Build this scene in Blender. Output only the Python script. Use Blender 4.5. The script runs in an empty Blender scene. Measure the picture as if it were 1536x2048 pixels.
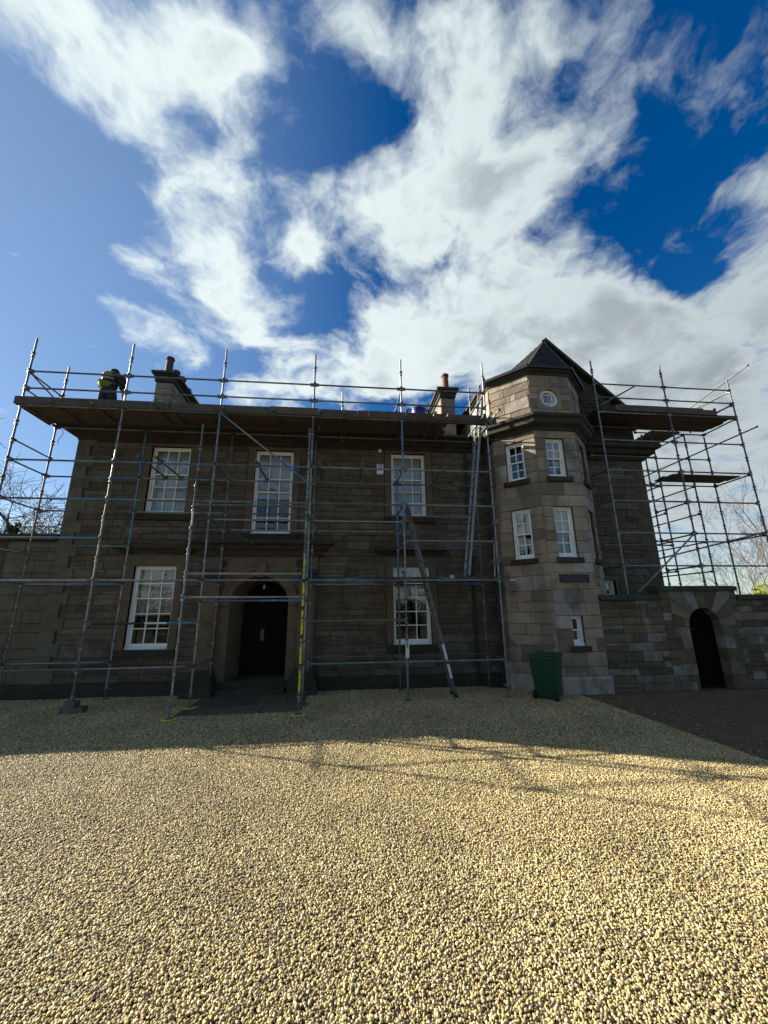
import bpy, math, random
from mathutils import Vector, Matrix
random.seed(11)
C = bpy.context.scene.collection
SC = bpy.context.scene
rad = math.radians

# ------------------------------------------------------------------ camera, sky, sun, exposure
cam_d = bpy.data.cameras.new("camera"); cam = bpy.data.objects.new("camera", cam_d); C.objects.link(cam)
_r, _u, _f = (0.994791, -0.101506, -0.009351), (-0.016108, -0.247125, 0.96885), (0.100655, 0.963652, 0.247473)
cam.matrix_world = Matrix(((_r[0], _u[0], -_f[0], 0), (_r[1], _u[1], -_f[1], 0), (_r[2], _u[2], -_f[2], 2.1), (0, 0, 0, 1)))
cam_d.sensor_fit = 'VERTICAL'; cam_d.sensor_height = 36; cam_d.sensor_width = 27
cam_d.lens = 771.117 / 2048 * 36; cam_d.clip_start = .05; cam_d.clip_end = 2000
SC.camera = cam

SUN_EL, SUN_AZ = rad(22.5), math.atan2(-.912, .410)
sun_vec = Vector((math.sin(SUN_AZ) * math.cos(SUN_EL), math.cos(SUN_AZ) * math.cos(SUN_EL), math.sin(SUN_EL)))
sun_d = bpy.data.lights.new("sun", 'SUN'); sun_d.energy = 5.0; sun_d.angle = rad(.55); sun_d.color = (1, .92, .78)
sun = bpy.data.objects.new("sun", sun_d); C.objects.link(sun)
sun.rotation_euler = sun_vec.to_track_quat('Z', 'Y').to_euler(); sun.location = (-30, 15, 25)

SC.view_settings.view_transform = 'Standard'; SC.view_settings.look = 'None'
SC.view_settings.exposure = 1.76; SC.view_settings.gamma = 1; SC.view_settings.use_curve_mapping = False
SC.render.engine = 'CYCLES'; SC.cycles.max_bounces = 6; SC.cycles.transparent_max_bounces = 12
SC.cycles.use_denoising = True

CLOUDS=[(-0.385, 0.469, 3.311, 5.055, -8.172, 8.109, 1.15),
 (-0.265, 0.385, 5.307, 4.118, -2.115, 17.442, 0.95),
 (-0.141, 0.421, 4.204, 9.095, -6.377, 4.075, 0.5),
 (-0.242, 0.566, 4.585, 6.892, -9.469, 6.638, 0.8),
 (-0.213, 0.683, 6.997, 7.022, -5.203, 5.42, 0.35),
 (-0.48, 0.755, 10.155, 11.715, -16.742, 11.708, 0.95),
 (-0.353, 0.794, 5.068, 5.043, -8.96, 7.475, 1.0),
 (-0.289, 0.883, 7.515, 6.525, -11.138, 9.416, 0.95),
 (-0.493, 0.978, 6.319, 6.157, -10.591, 5.99, 0.9),
 (-0.245, 0.991, 12.287, 5.653, -8.615, 17.876, 0.85),
 (-0.604, 0.86, 18.747, 15.553, -13.622, 22.816, 0.8),
 (-0.287, 0.687, 7.057, 7.608, -11.768, 10.958, 0.5),
 (-0.54, 0.51, 22.43, 20.371, -6.465, 53.036, 0.25),
 (-0.726, 0.719, 76.583, 57.069, 0.386, 95.353, 0.5),
 (-0.686, 0.839, 38.282, 23.897, -0.316, 52.883, 0.6),
 (-0.176, 0.855, 12.614, 5.681, -6.558, 16.525, 0.8),
 (-0.272, 0.791, 12.13, 10.342, -15.556, 16.939, 0.6),
 (-0.443, 0.851, 12.786, 12.338, -16.968, 13.782, 0.7),
 (-0.375, 0.942, 11.143, 8.342, -10.901, 11.752, 0.6),
 (-0.593, 0.944, 14.543, 12.252, -14.288, 15.967, 0.5),
 (-0.14, 1.005, 13.777, 1.382, 0.93, 17.492, 0.4),
 (-0.088, 0.736, 13.657, 1.03, 1.002, 13.887, 1.2),
 (0.073, 0.62, 7.421, 3.301, -4.814, 12.744, 0.9),
 (0.17, 0.684, 11.354, 1.786, -3.487, 14.758, 0.4),
 (-0.093, 0.644, 6.09, 5.523, -9.411, 12.0, 0.35),
 (-0.004, 0.388, 7.559, 15.314, -17.863, 16.659, 0.3),
 (0.085, 0.374, 3.915, 17.444, -7.517, 3.317, 0.55),
 (0.212, 0.46, 7.304, -3.849, 1.244, 5.429, 1.0),
 (0.306, 0.585, 5.016, -5.662, 5.329, 6.578, 0.75),
 (0.368, 0.499, 3.956, -6.187, 9.106, 9.088, 0.6),
 (0.258, 0.35, 5.964, -2.852, 2.349, 20.223, 0.55),
 (0.426, 0.389, 12.035, -5.455, 0.094, 12.071, 0.35),
 (0.25, 0.934, 3.7, -1.277, 1.581, 5.231, 1.15),
 (0.595, 0.85, 2.417, -1.168, 0.335, 5.588, 1.2),
 (1.025, 0.918, 2.432, -1.995, 0.431, 4.262, 1.1),
 (0.086, 0.883, 10.461, -0.952, 0.811, 8.819, 0.5),
 (-0.173, 1.167, 5.48, 0.087, 2.125, 8.783, 1.2),
 (0.156, 1.109, 4.032, -0.514, 0.767, 7.857, 0.8),
 (0.713, 0.493, 8.294, -10.891, 8.106, 19.266, 0.85),
 (0.66, 0.575, 15.485, -22.675, 14.54, 15.598, 0.6),
 (0.92, 0.616, 10.375, -7.158, -0.874, 7.19, 0.85),
 (0.628, 0.391, 12.522, -13.02, 2.598, 17.351, 0.3),
 (1.732, 1.651, 1.163, -1.067, 0.305, 0.818, 1.5),
 (1.004, 1.386, 1.926, -1.202, 0.442, 1.845, 0.9),
 (-0.153, 1.563, 2.958, 0.224, 0.125, 4.308, 0.5),
 (0.031, 0.465, 11.945, 21.516, -7.298, 6.431, -0.4),
 (0.757, 0.634, 10.356, -9.22, 2.129, 11.836, -0.9),
 (0.585, 0.565, 10.562, -2.338, -1.431, 7.129, -0.95),
 (-0.564, 0.658, 3.682, 4.984, -5.469, 3.558, -0.7),
 (-0.831, 0.923, 5.826, 4.092, -0.129, 4.259, -0.7),
 (-0.077, 0.912, 6.578, 3.36, -8.334, 12.58, -0.4),
 (0.267, 0.696, 14.07, -4.281, 2.802, 23.243, -0.5),
 (0.474, 0.318, 11.822, -10.676, 2.49, 18.861, -0.35),
 (1.084, 0.805, 16.993, -17.873, 4.834, 20.984, -0.6)]

world = bpy.data.worlds.new("World"); SC.world = world; world.use_nodes = True
def make_sky():
    nt = world.node_tree; N = nt.nodes; L = nt.links; N.clear()
    def new(t, **k):
        n = N.new(t)
        for a, b in k.items(): setattr(n, a, b)
        return n
    def put(s, v):
        if isinstance(v, (int, float, tuple)): s.default_value = v
        else: L.new(v, s)
    def mth(op, a, b=None, c=None, clamp=False):
        n = new('ShaderNodeMath', operation=op, use_clamp=clamp); put(n.inputs[0], a)
        if b is not None: put(n.inputs[1], b)
        if c is not None: put(n.inputs[2], c)
        return n.outputs[0]
    def vec(op, a, b=None):
        n = new('ShaderNodeVectorMath', operation=op); put(n.inputs[0], a)
        if b is not None: put(n.inputs[1], b)
        return n.outputs['Value'] if op in ('DOT_PRODUCT', 'LENGTH') else n.outputs['Vector']
    def smooth(x, a, b, lo=0., hi=1.):
        n = new('ShaderNodeMapRange', interpolation_type='SMOOTHSTEP'); put(n.inputs['Value'], x)
        for k, v in (('From Min', a), ('From Max', b), ('To Min', lo), ('To Max', hi)): n.inputs[k].default_value = v
        return n.outputs[0]
    def mix(f, a, b):
        n = new('ShaderNodeMix', data_type='RGBA'); put(n.inputs[0], f); put(n.inputs[6], a); put(n.inputs[7], b); return n.outputs[2]
    out = new('ShaderNodeOutputWorld'); bg = new('ShaderNodeBackground'); bg.inputs[1].default_value = .05
    sky = new('ShaderNodeTexSky', sky_type='NISHITA', sun_disc=False, sun_elevation=SUN_EL, sun_rotation=SUN_AZ)
    sky.altitude = 60; sky.air_density = 1; sky.dust_density = .15; sky.ozone_density = 1.4
    hs = new('ShaderNodeHueSaturation'); hs.inputs['Saturation'].default_value = 1.5; hs.inputs['Hue'].default_value = .512; hs.inputs['Value'].default_value = .76; L.new(sky.outputs[0], hs.inputs['Color'])
    tc = new('ShaderNodeTexCoord'); sp = new('ShaderNodeSeparateXYZ'); L.new(tc.outputs['Generated'], sp.inputs[0])
    z = mth('MAXIMUM', sp.outputs[2], 0.0); zk = mth('ADD', z, .20)
    cb = new('ShaderNodeCombineXYZ'); L.new(mth('DIVIDE', sp.outputs[0], zk), cb.inputs[0]); L.new(mth('DIVIDE', sp.outputs[1], zk), cb.inputs[1])
    uv = cb.outputs[0]
    def noise(scale, detail, rough, off, dist=0., vecin=None):
        n = new('ShaderNodeTexNoise'); n.inputs['Scale'].default_value = scale; n.inputs['Detail'].default_value = detail
        n.inputs['Roughness'].default_value = rough; n.inputs['Distortion'].default_value = dist
        L.new(vec('ADD', vecin or uv, off), n.inputs['Vector']); return n
    # wind-drawn warp of the cloud field
    wn = noise(2.6, 5, .55, (3.1, 7.7, .4))
    wsub = vec('SUBTRACT', wn.outputs['Color'], (.5, .5, .5))
    wsc = new('ShaderNodeVectorMath', operation='SCALE'); L.new(wsub, wsc.inputs[0]); wsc.inputs['Scale'].default_value = .24
    uw = vec('ADD', uv, wsc.outputs[0])
    tot = None
    for (cx, cy, a, b, c, d, w) in CLOUDS:
        q = vec('SUBTRACT', uw, (cx, cy, 0.))
        d1 = vec('DOT_PRODUCT', q, (a, b, 0.)); d2 = vec('DOT_PRODUCT', q, (c, d, 0.))
        s = mth('ADD', mth('MULTIPLY', d1, d1), mth('MULTIPLY', d2, d2))
        g = mth('POWER', 2.718, mth('MULTIPLY', s, -1.22))
        tot = mth('MULTIPLY', g, w) if tot is None else mth('MULTIPLY_ADD', g, w, tot)
    # cover outside the mapped part of the sky: broken cloud behind the camera, thickened to light the shaded front
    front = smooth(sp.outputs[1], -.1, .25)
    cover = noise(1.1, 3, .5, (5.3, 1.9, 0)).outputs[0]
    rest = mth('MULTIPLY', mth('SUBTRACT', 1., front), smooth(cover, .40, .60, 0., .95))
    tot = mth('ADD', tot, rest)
    fb = noise(5.6, 9, .60, (11.3, 2.2, 1.7), .08, uw).outputs[0]
    fine = noise(10., 8, .58, (1.3, 9.2, 4.7), .05, uw).outputs[0]
    den = mth('ADD', tot, mth('MULTIPLY_ADD', fb, 3.5, -1.84))
    den = mth('ADD', den, mth('MULTIPLY_ADD', fine, 1.5, -.77))
    alpha = smooth(den, .05, 1.30)
    thick = smooth(den, 1.0, 2.0)
    shade = noise(4.2, 6, .55, (2.3, 4.4, 8.1), .3, uw).outputs[0]
    grey = mth('MULTIPLY', thick, smooth(shade, .30, .66), clamp=True)
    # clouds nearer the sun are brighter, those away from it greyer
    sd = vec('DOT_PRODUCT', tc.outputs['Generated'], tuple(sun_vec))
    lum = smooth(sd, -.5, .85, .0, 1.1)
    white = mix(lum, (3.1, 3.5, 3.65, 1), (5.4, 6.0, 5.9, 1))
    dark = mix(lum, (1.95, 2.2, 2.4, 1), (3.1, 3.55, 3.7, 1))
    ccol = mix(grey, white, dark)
    ccol = mix(smooth(mth('MULTIPLY', sd, -1.), .28, .75), ccol, (5.6, 5.9, 5.9, 1))      # clouds opposite the sun, whitened to add light on the shaded front
    veil = mix(mth('MULTIPLY', smooth(sd, .4, .97), .36), hs.outputs[0], (3.2, 4.3, 5.3, 1))   # thin haze round the sun
    allc = mix(mth('MULTIPLY', alpha, .96), veil, ccol)
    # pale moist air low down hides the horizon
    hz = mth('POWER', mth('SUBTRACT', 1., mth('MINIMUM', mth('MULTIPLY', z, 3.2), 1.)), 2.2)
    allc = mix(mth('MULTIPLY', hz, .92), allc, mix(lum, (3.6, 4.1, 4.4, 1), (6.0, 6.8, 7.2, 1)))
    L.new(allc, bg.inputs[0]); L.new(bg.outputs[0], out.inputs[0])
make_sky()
world.cycles.sampling_method = 'MANUAL'; world.cycles.sample_map_resolution = 512

# ------------------------------------------------------------------ materials
def mat(name, col, rough=.7, metal=0., noise=None, bump=0., rnd=0., stain=None, ramp=None, scale=3., spec=.4, streak=None, objrnd=True):
    """procedural surface: base colour, per-object variation, mottling, stains, relief"""
    m = bpy.data.materials.new(name); m.use_nodes = True; nt = m.node_tree; N = nt.nodes; L = nt.links
    p = N['Principled BSDF']; p.inputs['Roughness'].default_value = rough; p.inputs['Metallic'].default_value = metal
    p.inputs['Specular IOR Level'].default_value = spec
    geo = N.new('ShaderNodeNewGeometry'); oi = N.new('ShaderNodeObjectInfo')
    def nz(sc, det=5, ro=.6, vs=(1, 1, 1)):
        mp = N.new('ShaderNodeMapping'); mp.inputs['Scale'].default_value = vs; L.new(geo.outputs['Position'], mp.inputs[0])
        n = N.new('ShaderNodeTexNoise'); n.inputs['Scale'].default_value = sc; n.inputs['Detail'].default_value = det; n.inputs['Roughness'].default_value = ro
        L.new(mp.outputs[0], n.inputs['Vector']); return n.outputs[0]
    def mx(f, a, b, bt='MIX'):
        n = N.new('ShaderNodeMix'); n.data_type = 'RGBA'; n.blend_type = bt
        for s, v in ((n.inputs[0], f), (n.inputs[6], a), (n.inputs[7], b)):
            if isinstance(v, (int, float, tuple)): s.default_value = v
            else: L.new(v, s)
        return n.outputs[2]
    def mr(x, a, b, lo, hi):
        n = N.new('ShaderNodeMapRange'); n.interpolation_type = 'SMOOTHSTEP'; L.new(x, n.inputs[0])
        for i, v in zip((1, 2, 3, 4), (a, b, lo, hi)): n.inputs[i].default_value = v
        return n.outputs[0]
    c = (*col, 1)
    if ramp:
        at = N.new('ShaderNodeAttribute'); at.attribute_name = 'rnd'
        ad = N.new('ShaderNodeMath'); ad.operation = 'ADD'; L.new(oi.outputs['Random'], ad.inputs[0]); L.new(at.outputs['Fac'], ad.inputs[1])
        fr = N.new('ShaderNodeMath'); fr.operation = 'FRACT'; L.new(ad.outputs[0], fr.inputs[0])
        r = N.new('ShaderNodeValToRGB'); r.color_ramp.interpolation = 'LINEAR'; L.new(fr.outputs[0], r.inputs[0])
        e = r.color_ramp.elements
        while len(e) < len(ramp): e.new(.5)
        for i, cc in enumerate(ramp): e[i].position = i / (len(ramp) - 1); e[i].color = (*cc, 1)
        c = r.outputs[0]
    if noise: c = mx(mr(nz(scale), .3, .7, 0, 1), c, mx(1., c, (*noise, 1), 'MULTIPLY'))
    if stain:
        sc, lo, hi, sco = stain
        c = mx(mr(nz(sc, 7, .65), lo, hi, 0, .85), c, (*sco, 1))
    if streak:
        sc, lo, hi, sco = streak
        c = mx(mr(nz(sc, 6, .6, (1, 1, .12)), lo, hi, 0, .7), c, (*sco, 1))
    if isinstance(c, tuple): p.inputs['Base Color'].default_value = c
    else: L.new(c, p.inputs['Base Color'])
    if bump:
        b = N.new('ShaderNodeBump'); b.inputs['Strength'].default_value = min(1, bump); b.inputs['Distance'].default_value = .02
        L.new(nz(scale * 9, 6, .65), b.inputs['Height']); L.new(b.outputs[0], p.inputs['Normal'])
    return m

M = {}
M['stone'] = mat('rubble_sandstone', (0.264, 0.228, 0.161), .9, noise=(0.620, 0.600, 0.600), bump=.6, scale=4.5, stain=(.7, .52, .72, (0.068, 0.067, 0.050)), streak=(2.2, .58, .76, (0.067, 0.062, 0.047)),
                 ramp=[(0.099, 0.076, 0.051), (0.127, 0.099, 0.066), (0.109, 0.088, 0.061), (0.150, 0.132, 0.108), (0.141, 0.114, 0.077), (0.088, 0.072, 0.051), (0.121, 0.095, 0.066), (0.071, 0.056, 0.038)])
M['stone_left'] = mat('mossy_sandstone', (0.274, 0.246, 0.165), .9, noise=(0.700, 0.720, 0.680), bump=.8, scale=4.5, stain=(.9, .48, .66, (0.123, 0.129, 0.089)),
                 ramp=[(0.107, 0.096, 0.065), (0.125, 0.111, 0.076), (0.114, 0.103, 0.071), (0.135, 0.114, 0.078)])
M['ashlar'] = mat('turret_ashlar', (0.384, 0.317, 0.221), .88, noise=(0.688, 0.715, 0.781), bump=.45, scale=2.6, stain=(1.0, .50, .66, (0.096, 0.090, 0.072)), streak=(1.9, .50, .66, (0.128, 0.116, 0.089)),
                 ramp=[(0.260, 0.196, 0.119), (0.346, 0.264, 0.173), (0.294, 0.223, 0.145), (0.380, 0.345, 0.290), (0.190, 0.144, 0.096), (0.371, 0.298, 0.206), (0.276, 0.210, 0.137), (0.163, 0.127, 0.091), (0.168, 0.129, 0.086)])
M['dressed'] = mat('dressed_sandstone', (0.134, 0.100, 0.063), .9, noise=(0.700, 0.680, 0.660), bump=.4, scale=3, stain=(.9, .52, .7, (0.106, 0.090, 0.063)), streak=(2.5, .55, .75, (0.098, 0.085, 0.063)))
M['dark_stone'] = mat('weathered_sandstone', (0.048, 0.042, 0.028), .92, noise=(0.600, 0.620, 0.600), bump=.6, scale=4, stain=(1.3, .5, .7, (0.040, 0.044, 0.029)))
M['garden'] = mat('garden_wall_stone', (0.273, 0.223, 0.150), .92, noise=(0.660, 0.680, 0.660), bump=.8, scale=5, stain=(1.2, .47, .66, (0.082, 0.077, 0.051)), streak=(2, .58, .72, (0.410, 0.353, 0.253)),
                 ramp=[(0.096, 0.077, 0.047), (0.157, 0.124, 0.074), (0.234, 0.190, 0.123), (0.250, 0.240, 0.205), (0.118, 0.093, 0.053), (0.072, 0.060, 0.036), (0.180, 0.138, 0.083), (0.109, 0.072, 0.041), (0.086, 0.067, 0.041)])
M['mortar'] = mat('lime_mortar', (0.087, 0.065, 0.040), .95, noise=(0.600, 0.600, 0.600), bump=.4, scale=8)
M['coping'] = mat('coping_stone', (0.054, 0.053, 0.034), .92, noise=(0.600, 0.620, 0.600), bump=.6, scale=5, stain=(2, .5, .66, (0.054, 0.072, 0.035)))
M['slate'] = mat('roof_slate', (.05, .053, .055), .9, spec=.12, noise=(.7, .7, .68), bump=.4, scale=4, ramp=[(.022, .022, .021), (.034, .034, .032), (.028, .028, .026), (.042, .041, .037)], stain=(2.2, .6, .75, (.12, .125, .11)))
M['lead'] = mat('lead_flashing', (.05, .05, .05), .8, noise=(.7, .7, .7), scale=6)
M['white'] = mat('white_gloss_paint', (.82, .82, .80), .45, noise=(.88, .88, .86), bump=.05, scale=7)
M['blind'] = mat('roller_blind', (.47, .465, .435), .9, noise=(.86, .86, .85), scale=2.5)
M['room'] = mat('dim_room', (.035, .033, .03), .9, noise=(.5, .5, .5), scale=2)
M['curtain'] = mat('curtain_cloth', (.42, .40, .36), .9, noise=(.6, .6, .6), scale=6, streak=(5, .45, .6, (.25, .24, .22)))
M['door'] = mat('dark_door_paint', (.016, .010, .008), .8, spec=.1, noise=(.7, .7, .7), scale=5)
M['timber_dark'] = mat('dark_timber', (.006, .0055, .005), .9, spec=.05, noise=(.6, .6, .6), bump=.3, scale=6)
M['brass'] = mat('aged_brass', (.13, .11, .07), .45, .8, noise=(.7, .7, .7), scale=20)
M['pipe'] = mat('black_iron_pipe', (.018, .018, .02), .5, noise=(.7, .7, .7), scale=8)
M['pot'] = mat('terracotta_pot', (.19, .075, .045), .85, noise=(.62, .6, .6), bump=.3, scale=9)
M['pot_buff'] = mat('sooty_clay_pot', (.085, .055, .042), .85, noise=(.62, .6, .6), bump=.3, scale=9)
M['galv'] = mat('galvanised_tube', (.25, .27, .27), .5, .55, noise=(.62, .64, .64), bump=.12, scale=5, stain=(3.4, .58, .72, (.14, .125, .105)))
M['galv_dull'] = mat('dull_galvanised_tube', (.14, .145, .138), .6, .4, noise=(.62, .64, .6), bump=.12, scale=5, stain=(3, .55, .7, (.11, .085, .065)))
M['blue'] = mat('blue_painted_tube', (.06, .18, .35), .5, .1, noise=(.75, .8, .85), scale=6, stain=(4, .55, .66, (.22, .23, .23)))
M['teal'] = mat('teal_painted_tube', (.09, .19, .175), .55, .1, noise=(.75, .8, .8), scale=6, stain=(4, .53, .64, (.27, .28, .27)))
M['purple'] = mat('mauve_painted_tube', (.12, .09, .16), .55, .1, noise=(.75, .7, .8), scale=6, stain=(4, .55, .66, (.2, .2, .2)))
M['black'] = mat('black_tube', (.02, .02, .021), .6, noise=(.6, .6, .6), scale=6)
M['red'] = mat('red_paint', (.15, .022, .02), .6, noise=(.7, .6, .6), scale=9)
M['olive'] = mat('worn_olive_tube', (.20, .19, .085), .55, .3, noise=(.7, .7, .6), scale=6, stain=(4, .5, .62, (.22, .22, .2)))
M['yellow'] = mat('yellow_sleeve', (.62, .50, .03), .6, noise=(.7, .68, .6), scale=8, stain=(9, .56, .62, (.10, .085, .02)))
M['white_tube'] = mat('white_painted_tube', (.62, .63, .62), .5, noise=(.8, .8, .8), scale=9)
M['board'] = mat('scaffold_board', (.15, .115, .08), .9, bump=.4, scale=5, noise=(.6, .58, .55), streak=(4, .5, .7, (.06, .055, .045)),
                 ramp=[(.075, .062, .047), (.12, .092, .066), (.095, .078, .058), (.14, .105, .075), (.065, .057, .048)])
M['toe'] = mat('toe_board', (.24, .15, .095), .9, bump=.3, scale=5, noise=(.68, .64, .6), ramp=[(.17, .10, .065), (.14, .10, .072), (.10, .085, .066), (.085, .075, .06), (.11, .088, .065)])
M['toe_red'] = mat('red_ended_toe_board', (.13, .045, .035), .9, bump=.3, scale=5, noise=(.6, .55, .5))
M['sole'] = mat('yellow_sole_pad', (.60, .52, .04), .6, noise=(.75, .74, .6), scale=12, stain=(10, .56, .66, (.16, .14, .08)))
M['alu'] = mat('aluminium_ladder', (.24, .255, .26), .5, .6, noise=(.72, .72, .72), scale=6, bump=.05)
M['ladder'] = mat('weathered_ladder', (0.122, 0.126, 0.119), .6, .35, noise=(0.660, 0.680, 0.660), scale=6, bump=.05)
M['label'] = mat('white_sticker', (.66, .67, .66), .5, noise=(.85, .85, .85), scale=30)
M['bin'] = mat('green_bin_plastic', (.005, .058, .024), .42, noise=(.8, .85, .8), scale=5, bump=.04)
M['rubber'] = mat('black_rubber', (.012, .012, .012), .8, noise=(.7, .7, .7), scale=10)
M['bucket'] = mat('blue_tub_plastic', (.008, .012, .22), .45, noise=(.8, .8, .9), scale=8)
M['hivis'] = mat('hi_vis_cloth', (.17, .24, .012), .8, noise=(.8, .8, .7), scale=9, bump=.2)
M['trouser'] = mat('dark_trousers', (.022, .026, .034), .9, noise=(.7, .7, .7), scale=9, bump=.2)
M['jacket'] = mat('black_jacket', (.014, .015, .017), .85, noise=(.7, .7, .7), scale=9, bump=.2)
M['skin'] = mat('skin', (.42, .24, .17), .6, noise=(.9, .85, .85), scale=14)
M['hair'] = mat('dark_hair', (.015, .012, .010), .8, noise=(.6, .6, .6), scale=30)
M['boot'] = mat('work_boot_leather', (.05, .035, .022), .7, noise=(.7, .7, .7), scale=20)
M['bark'] = mat('grey_bark', (.085, .07, .058), .95, noise=(.6, .6, .6), scale=9, bump=.5)
M['twig'] = mat('brown_twigs', (.085, .062, .05), .95, noise=(.7, .7, .7), scale=5)
M['birch_bark'] = mat('pale_birch_bark', (.24, .205, .17), .9, noise=(.6, .55, .5), scale=10, bump=.3)
M['birch_twig'] = mat('reddish_birch_twigs', (.085, .06, .055), .95, noise=(.7, .7, .7), scale=5)
M['leaf_brown'] = mat('withered_brown_leaves', (.16, .09, .045), .85, noise=(.6, .6, .5), scale=5)
M['needle'] = mat('dark_evergreen', (.035, .05, .022), .85, noise=(.6, .65, .6), scale=4)
M['laurel'] = mat('yellow_green_leaves', (.19, .21, .012), .5, noise=(.7, .75, .6), scale=5)
M['slab'] = mat('paving_slab', (0.079, 0.072, 0.054), .95, spec=.08, noise=(0.700, 0.700, 0.700), bump=.35, scale=6, ramp=[(0.089, 0.078, 0.056), (0.121, 0.106, 0.076), (0.103, 0.090, 0.066)])
M['paver'] = mat('brick_paver', (0.089, 0.060, 0.043), .95, spec=.08, noise=(0.700, 0.700, 0.700), bump=.4, scale=14, ramp=[(0.126, 0.086, 0.055), (0.164, 0.111, 0.069), (0.145, 0.101, 0.065), (0.117, 0.086, 0.057), (0.177, 0.118, 0.075)])
M['box_white'] = mat('white_box_plastic', (.70, .72, .74), .4, noise=(.92, .92, .92), scale=12)
M['box_blue'] = mat('blue_print', (.012, .03, .22), .4, noise=(.9, .9, .9), scale=12)
M['sign'] = mat('dark_slate_plaque', (.018, .021, .022), .5, noise=(.8, .8, .8), scale=12)

def glass_mat():
    m = bpy.data.materials.new('window_glass'); m.use_nodes = True; nt = m.node_tree; N = nt.nodes; L = nt.links; N.clear()
    o = N.new('ShaderNodeOutputMaterial'); mixs = N.new('ShaderNodeMixShader'); t = N.new('ShaderNodeBsdfTransparent'); g = N.new('ShaderNodeBsdfGlossy')
    t.inputs[0].default_value = (.93, .95, .94, 1); g.inputs['Roughness'].default_value = .012; g.inputs[0].default_value = (.95, .97, 1, 1)
    fr = N.new('ShaderNodeFresnel'); fr.inputs[0].default_value = 1.48
    geo = N.new('ShaderNodeNewGeometry'); nz = N.new('ShaderNodeTexNoise'); nz.inputs['Scale'].default_value = 5; nz.inputs['Detail'].default_value = 2
    L.new(geo.outputs['Position'], nz.inputs['Vector'])
    b = N.new('ShaderNodeBump'); b.inputs['Strength'].default_value = .25; b.inputs['Distance'].default_value = .02; L.new(nz.outputs[0], b.inputs['Height'])
    L.new(b.outputs[0], g.inputs['Normal'])
    mm = N.new('ShaderNodeMath'); mm.operation = 'MULTIPLY_ADD'; mm.use_clamp = True; L.new(fr.outputs[0], mm.inputs[0]); mm.inputs[1].default_value = 1.0; mm.inputs[2].default_value = .01
    L.new(mm.outputs[0], mixs.inputs[0]); L.new(t.outputs[0], mixs.inputs[1]); L.new(g.outputs[0], mixs.inputs[2]); L.new(mixs.outputs[0], o.inputs[0])
    return m
M['glass'] = glass_mat()

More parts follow.
